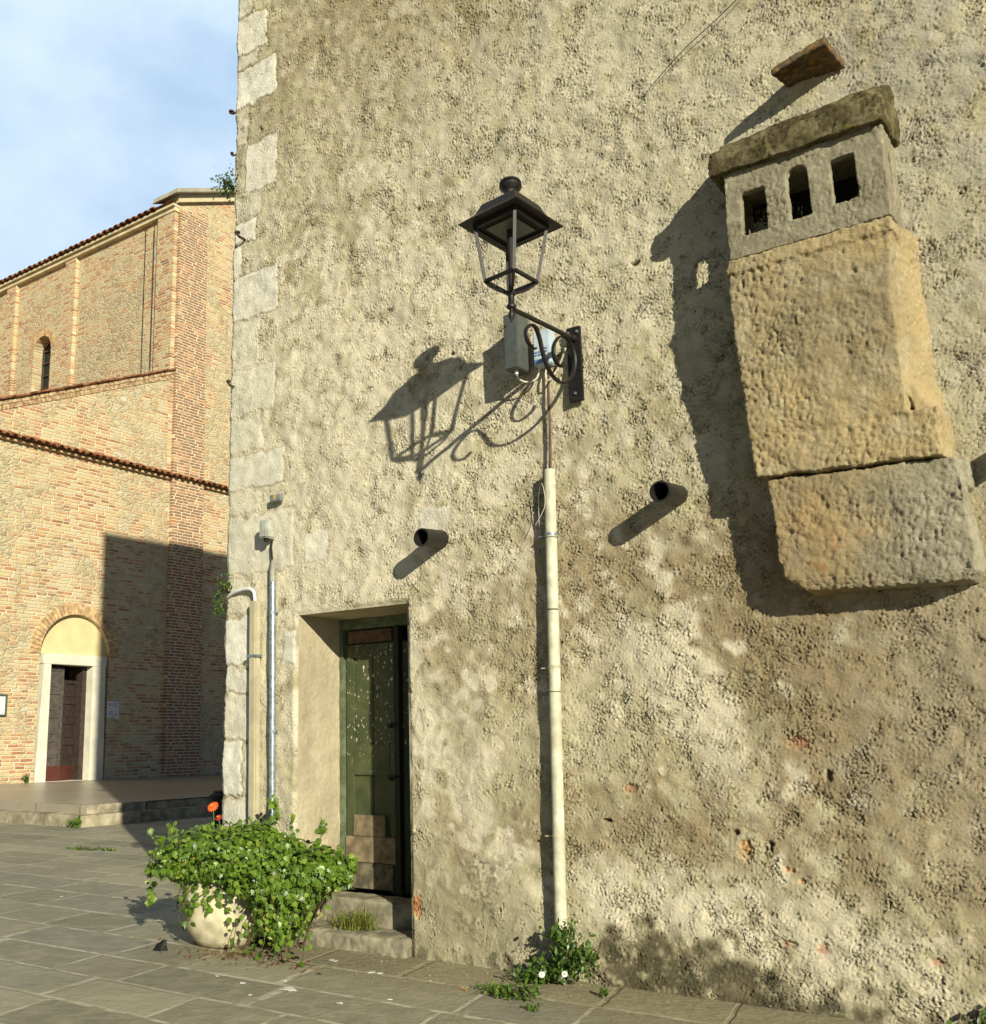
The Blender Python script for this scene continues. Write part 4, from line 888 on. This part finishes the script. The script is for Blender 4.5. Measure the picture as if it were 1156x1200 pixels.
fm = lambda u, z, d: (FX-d, u, z)
wall_arch(fm, 12.5, 23.75, 0, rake, (18.81, 21.41, .3, 4.36), .6).build('aisle_front', M_fac, chu, fix=False)
wall_arch(fm, 23.75, 40, 0, nrake).build('nave_front', M_fac, chu, fix=False)
# corner pilaster of the nave, thin recess line at its left
MB().hexa([(FX-.1, 23.75, 0), (FX+.16, 23.75, 0), (FX+.16, 25.35, 0), (FX-.1, 25.35, 0), (FX-.1, 23.75, 21.3), (FX+.12, 23.75, 21.3), (FX+.12, 25.10, 21.75), (FX-.1, 25.10, 21.75)]).build('pilaster', M_pil, chu)
# portal
pt = empty('portal', (FX, 20.1, .45)); pt.parent = chu; pt.location = Vector((FX, 20.1, .45))-chu.location
MB().hexa([(FX-.45, 18.88, .46), (FX+.03, 18.84, .46), (FX+.03, 19.22, .46), (FX-.45, 19.22, .46), (FX-.45, 18.96, 4.05), (FX+.03, 18.96, 4.05), (FX+.03, 19.22, 4.05), (FX-.45, 19.22, 4.05)]).build('jamb', M_portal, pt, bevel=.01)
MB().hexa([(FX-.45, 20.80, .46), (FX+.03, 20.80, .46), (FX+.03, 21.34, .46), (FX-.45, 21.34, .46), (FX-.45, 20.78, 4.05), (FX+.03, 20.78, 4.05), (FX+.03, 21.27, 4.05), (FX-.45, 21.27, 4.05)]).build('jamb', M_portal, pt, bevel=.01)
MB().box(FX-.45, FX+.035, 18.93, 21.30, 4.053, 4.38).build('lintel', M_portal, pt, bevel=.01)
MB().box(FX-.6, FX+.10, 18.80, 21.45, .40, .475).build('threshold', M_portal, pt, bevel=.01)
arc = [(20.11-1.34*math.cos(math.pi*k/24), 4.36+1.34*math.sin(math.pi*k/24)) for k in range(25)]
MB().addm([(FX-.16, y, z) for y, z in arc], [tuple(range(25))[::-1]]).build('tympanum', M_tymp, pt, fix=False)
b = MB()
for k in range(34):
    a0 = math.pi*(k+.07)/34; a1 = math.pi*(k+.93)/34; r0, r1 = 1.31, 1.66+.02*math.sin(k*2.3)
    q = [(20.11-r*math.cos(a), 4.36+r*math.sin(a)) for r, a in ((r0, a0), (r0, a1), (r1, a1), (r1, a0))]
    b.hexa([(FX-.1, y, z) for y, z in q]+[(FX+.035, y, z) for y, z in q])
b.build('brick_arch', M_varch, pt)
# door leaves
def panel_leaf(y0, y1, xf, zb, zt, m, kick, name='door_leaf', sk=0):
    b = MB(); T_ = .06; st = .11; n = 4; hgt = zt-zb-.45
    X0 = lambda y: xf-sk*(y-y0)
    def bx(ya, yb, za, zb_, dx0, dx1): b.hexa([(X0(ya)+dx0, ya, za), (X0(ya)+dx1, ya, za), (X0(yb)+dx1, yb, za), (X0(yb)+dx0, yb, za), (X0(ya)+dx0, ya, zb_), (X0(ya)+dx1, ya, zb_), (X0(yb)+dx1, yb, zb_), (X0(yb)+dx0, yb, zb_)])
    bx(y0, y0+st, zb+.45, zt, -T_, 0); bx(y1-st, y1, zb+.45, zt, -T_, 0)
    for k in range(n+1):
        z = zb+.45+(hgt-st)*k/n; bx(y0+st, y1-st, z, z+(st if k in (0, n) else .16), -T_, 0)
    bx(y0+st, y1-st, zb+.45, zt, -T_+.005, -.035)
    for k in range(n):
        z = zb+.45+(hgt-st)*k/n+.24; bx(y0+st+.08, y1-st-.08, z, z+hgt/n-.34, -.036, -.012)
    o = b.build(name, m, pt)
    b = MB(); k0, k1 = X0(y0), X0(y1); b.hexa([(k0-T_, y0, zb), (k0+.012, y0, zb), (k1+.012, y1, zb), (k1-T_, y1, zb), (k0-T_, y0, zb+.45), (k0+.012, y0, zb+.45), (k1+.012, y1, zb+.45), (k1-T_, y1, zb+.45)])
    b.build('kick_board', kick, pt); return o
panel_leaf(19.23, 19.92, FX-.28, .48, 3.98, M_doorg, M_kick)
panel_leaf(19.93, 20.76, FX-.30, .48, 3.60, M_doorw, M_kick, sk=.45)
MB().box(FX-.62, FX-.30, 20.62, 20.79, .48, 4.04).build('door_side', M_doorw, pt)
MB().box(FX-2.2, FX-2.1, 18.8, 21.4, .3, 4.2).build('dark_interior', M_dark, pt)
# signs
sg = empty('church_sign', (FX, 21.6, 2.7), label='small white notice with red marks right of the church portal', cat='sign')
MB().box(FX+.002, FX+.03, 21.40, 21.86, 2.42, 2.94).build('sign_board', M_white, sg)
rx = FX+.033; M_sr = simple('sign_red', (.45, .06, .05), .6)
for (cy, cz, rr, rr2) in ((21.49, 2.83, .055, .036), (21.74, 2.53, .04, .026)):
    b = MB(); n = 20; vs = [(rx, cy+r*math.cos(2*math.pi*k/n), cz+r*math.sin(2*math.pi*k/n)) for r in (rr, rr2) for k in range(n)]
    b.addm(vs, [(k, (k+1) % n, n+(k+1) % n, n+k) for k in range(n)]); d = rr*.6; b.addm([(rx, cy-d, cz+d-.01), (rx, cy-d+.012, cz+d), (rx, cy+d, cz-d+.01), (rx, cy+d-.012, cz-d)], [(0, 1, 2, 3)])
    b.build('red_symbol', M_sr, sg, fix=False)
b = MB()
for (y, wd_, z) in ((21.60, .2, 2.87), (21.60, .2, 2.82), (21.62, .16, 2.77), (21.45, .18, 2.60), (21.44, .2, 2.55), (21.46, .16, 2.50), (21.46, .1, 2.70), (21.6, .12, 2.46)): b.box(rx-.001, rx+.001, y, y+wd_, z, z+.018)
b.build('printed_lines', simple('sign_ink', (.12, .14, .22), .6), sg)
nb = empty('notice_board', (FX, 17.4, 2.7), label='green framed notice board cut by the left edge of the picture', cat='notice board')
MB().box(FX+.002, FX+.03, 16.9, 17.70, 2.48, 3.02).build('board_panel', M_white, nb)
fr = MB(); fr.box(FX+.003, FX+.06, 16.85, 17.75, 3.02, 3.07).box(FX+.003, FX+.06, 16.85, 17.75, 2.43, 2.48).box(FX+.003, FX+.06, 16.85, 16.9, 2.48, 3.02).box(FX+.003, FX+.06, 17.70, 17.75, 2.48, 3.02)
fr.build('frame', simple('green_metal', (.05, .09, .06), .5), nb)
# tile hoods: corrugated strips of clay tile ends
def tiles(p0, p1, out, rise, period, amp, name, parent=chu, th=.03, length=None):
    p0, p1, out = Vector(p0), Vector(p1), Vector(out); L = (p1-p0).length; n = int(L/period); seg = 8; b = MB()
    d = (p1-p0)/n
    for i in range(n):
        jx = .02*math.sin(i*7.7); jz = .012*math.sin(i*3.1)
        vs = []
        for e in (0, 1):
            for tt in (0, th):
                for k in range(seg+1):
                    a = math.pi*k/seg; lat = -math.cos(a)*.46; hh = amp*math.sin(a)
                    c = p0+d*(i+.5+lat*(1 if tt == 0 else .8)); c = c+Vector((0, 0, hh+jz-tt)) + (out*(1+jx) if e else Vector((0, 0, 0))) + Vector((0, 0, 0 if e else rise))
                    vs.append(c)
        S = seg+1; fs = []
        for k in range(seg):
            fs += [(k, k+1, 2*S+k+1, 2*S+k), (S+k, 3*S+k, 3*S+k+1, S+k+1), (2*S+k, 2*S+k+1, 3*S+k+1, 3*S+k)]
        b.addm(vs, fs)
        # valley tile
        vs = []
        for e in (0, 1):
            for k in range(5):
                a = math.pi*k/4; c = p0+d*(i+1-math.cos(a)*.28); c = c+Vector((0, 0, -amp*.45*math.sin(a)+.01))+(out*.97 if e else Vector((0, 0, rise))); vs.append(c)
        b.addm(vs, [(k, k+1, 5+k+1, 5+k) for k in range(4)])
    return b.build(name, M_tile, parent, smooth=True, fix=False)
tiles((FX+.0, 12.5, 10.92), (FX+.0, 40, 10.98), (.36, 0, 0), .13, .275, .085, 'tile_band')
MB().box(FX+.001, FX+.13, 12.5, 40, 10.84, 10.91).build('tile_bed', M_varch, chu)
# aisle rake: brick edge and tiles
def sl(y0, y1, zf, x0, x1, dz0, dz1): return [(x0, y0, zf(y0)+dz0), (x1, y0, zf(y0)+dz0), (x1, y1, zf(y1)+dz0), (x0, y1, zf(y1)+dz0), (x0, y0, zf(y0)+dz1), (x1, y0, zf(y0)+dz1), (x1, y1, zf(y1)+dz1), (x0, y1, zf(y1)+dz1)]
b = MB(); y = 12.5; i = 0
while y < 23.6:
    b.hexa(sl(y, y+.285, rake, FX-.3, FX+.030+.006*math.sin(i*3), -.32, -.175)); b.hexa(sl(y+.1, y+.385, rake, FX-.3, FX+.04+.008*math.sin(i*5), -.155, -.01)); y += .315; i += 1
b.build('rake_brick', simple('rake_brick', (.44, .25, .12), .9, 0, .45, 9, .4, .1, col2=(.56, .44, .27)), chu)
b = MB(); y = 12.5; i = 0
while y < 23.5:
    b.hexa(sl(y, y+.70, rake, FX-.5, FX+.13+.015*math.sin(i*3), -.008+.02*(i % 2), .065+.02*(i % 2))); y += .60; i += 1
b.build('rake_tile', M_tile, chu, bevel=.015)
MB().hexa(sl(12.5, 23.7, rake, FX-16, FX-.3, -.03, -.005)).build('aisle_roof', M_tile, chu)
# clerestory wall of the nave, facing -y, at y=23.7
CY = 23.72
cm_ = lambda u, z, d: (u, CY+d, z)
wall_arch(cm_, -52, FX, 10, lambda u: 21.45, (-36.95, -35.72, 15.6, 17.82), .55).build('clerestory_wall', M_side, chu, fix=False)
for x0, x1 in ((-28.95, FX+.002), (-34.75, -34.05), (-39.0, -38.3), (-43.4, -42.7)):
    MB().box(x0, x1, CY-.16, CY+.02, 11, 21.27).build('side_pilaster', M_sidep, chu)
MB().box(-52, FX+.05, CY-.20, CY+.02, 21.27, 21.43).box(-52, FX+.08, CY-.30, CY+.02, 21.433, 21.52).build('cornice', M_cream, chu)
tiles((-52, CY-.05, 21.57), (FX-.88, CY-.05, 21.57), (0, -.36, 0), .15, .36, .10, 'eave_tiles')
MB().addm([(-52, CY-.3, 21.66), (FX, CY-.3, 21.66), (FX, CY+14, 27.0), (-52, CY+14, 27.0)], [(0, 1, 2, 3)]).build('nave_roof', M_tile, chu, fix=False)
wn_ = empty('arched_window', (-36.3, CY, 16)); wn_.parent = chu; wn_.location = Vector((-36.3, CY, 16))-chu.location
arc = [(-36.335-.615*math.cos(math.pi*k/16), 17.82+.615*math.sin(math.pi*k/16)) for k in range(17)]
MB().addm([(x, CY+.5, z) for x, z in [(-36.95, 15.6)]+arc+[(-35.72, 15.6)]], [tuple(range(19))]).build('pane', M_dark, wn_, fix=False)
b = MB()
for z in (16.3, 16.85, 17.4, 17.95): b.box(-36.95, -35.72, CY+.42, CY+.48, z, z+.05)
for x in (-36.36, -35.80, -36.9): b.box(x, x+.06, CY+.40, CY+.48, 15.6, 18.2)
b.build('window_frame', simple('window_wood', (.07, .045, .03), .7), wn_)
b = MB()
for k in range(22):
    a0 = math.pi*(k+.06)/22; a1 = math.pi*(k+.94)/22; qq = [(-36.335-r*math.cos(a), 17.82+r*math.sin(a)) for r, a in ((.62, a0), (.62, a1), (.92, a1), (.92, a0))]
    b.hexa([(x, CY-.02, z) for x, z in qq]+[(x, CY+.1, z) for x, z in qq])
b.build('window_arch', M_varch, wn_)
for x, lab in ((-29.72, 'inner'), (-29.08, 'outer')):
    MB().tube([(x, CY-.10 if x < -29.1 else CY-.2, 21.1), (x+.02, CY-.10 if x < -29.1 else CY-.2, 15.2)], .014, 6).build('cable_and_edge_shadow', M_irond, chu)  # one tube is a cable, the other draws the pilaster's edge shadow
# stone coping on the nave gable with overhanging kneeler
MB().hexa(sl(23.62, 40, lambda y: 21.77+(y-23.32)*.45, FX-.6, FX+.16, -.30, .012)).build('gable_bed', M_cream, chu)
zc_ = lambda y: 21.79+(y-23.32)*.45
MB().hexa([(FX-1.05, 23.32, 21.79), (FX+.40, 23.32, 21.79), (FX+.40, 40, zc_(40)), (FX-.95, 40, zc_(40)), (FX-.95, 23.32, 21.97), (FX+.40, 23.32, 21.97), (FX+.40, 40, zc_(40)+.19), (FX-.95, 40, zc_(40)+.19)]).build('coping', M_coping, chu, bevel=.02)
MB().box(-52, -51.9, 12.5, 40, 0, 21).box(-51.9, -28.3, 12.5, 12.6, 0, 10.1).box(-51.9, -28.3, 39.9, 40, 0, 21).build('rear_walls', M_side, chu)
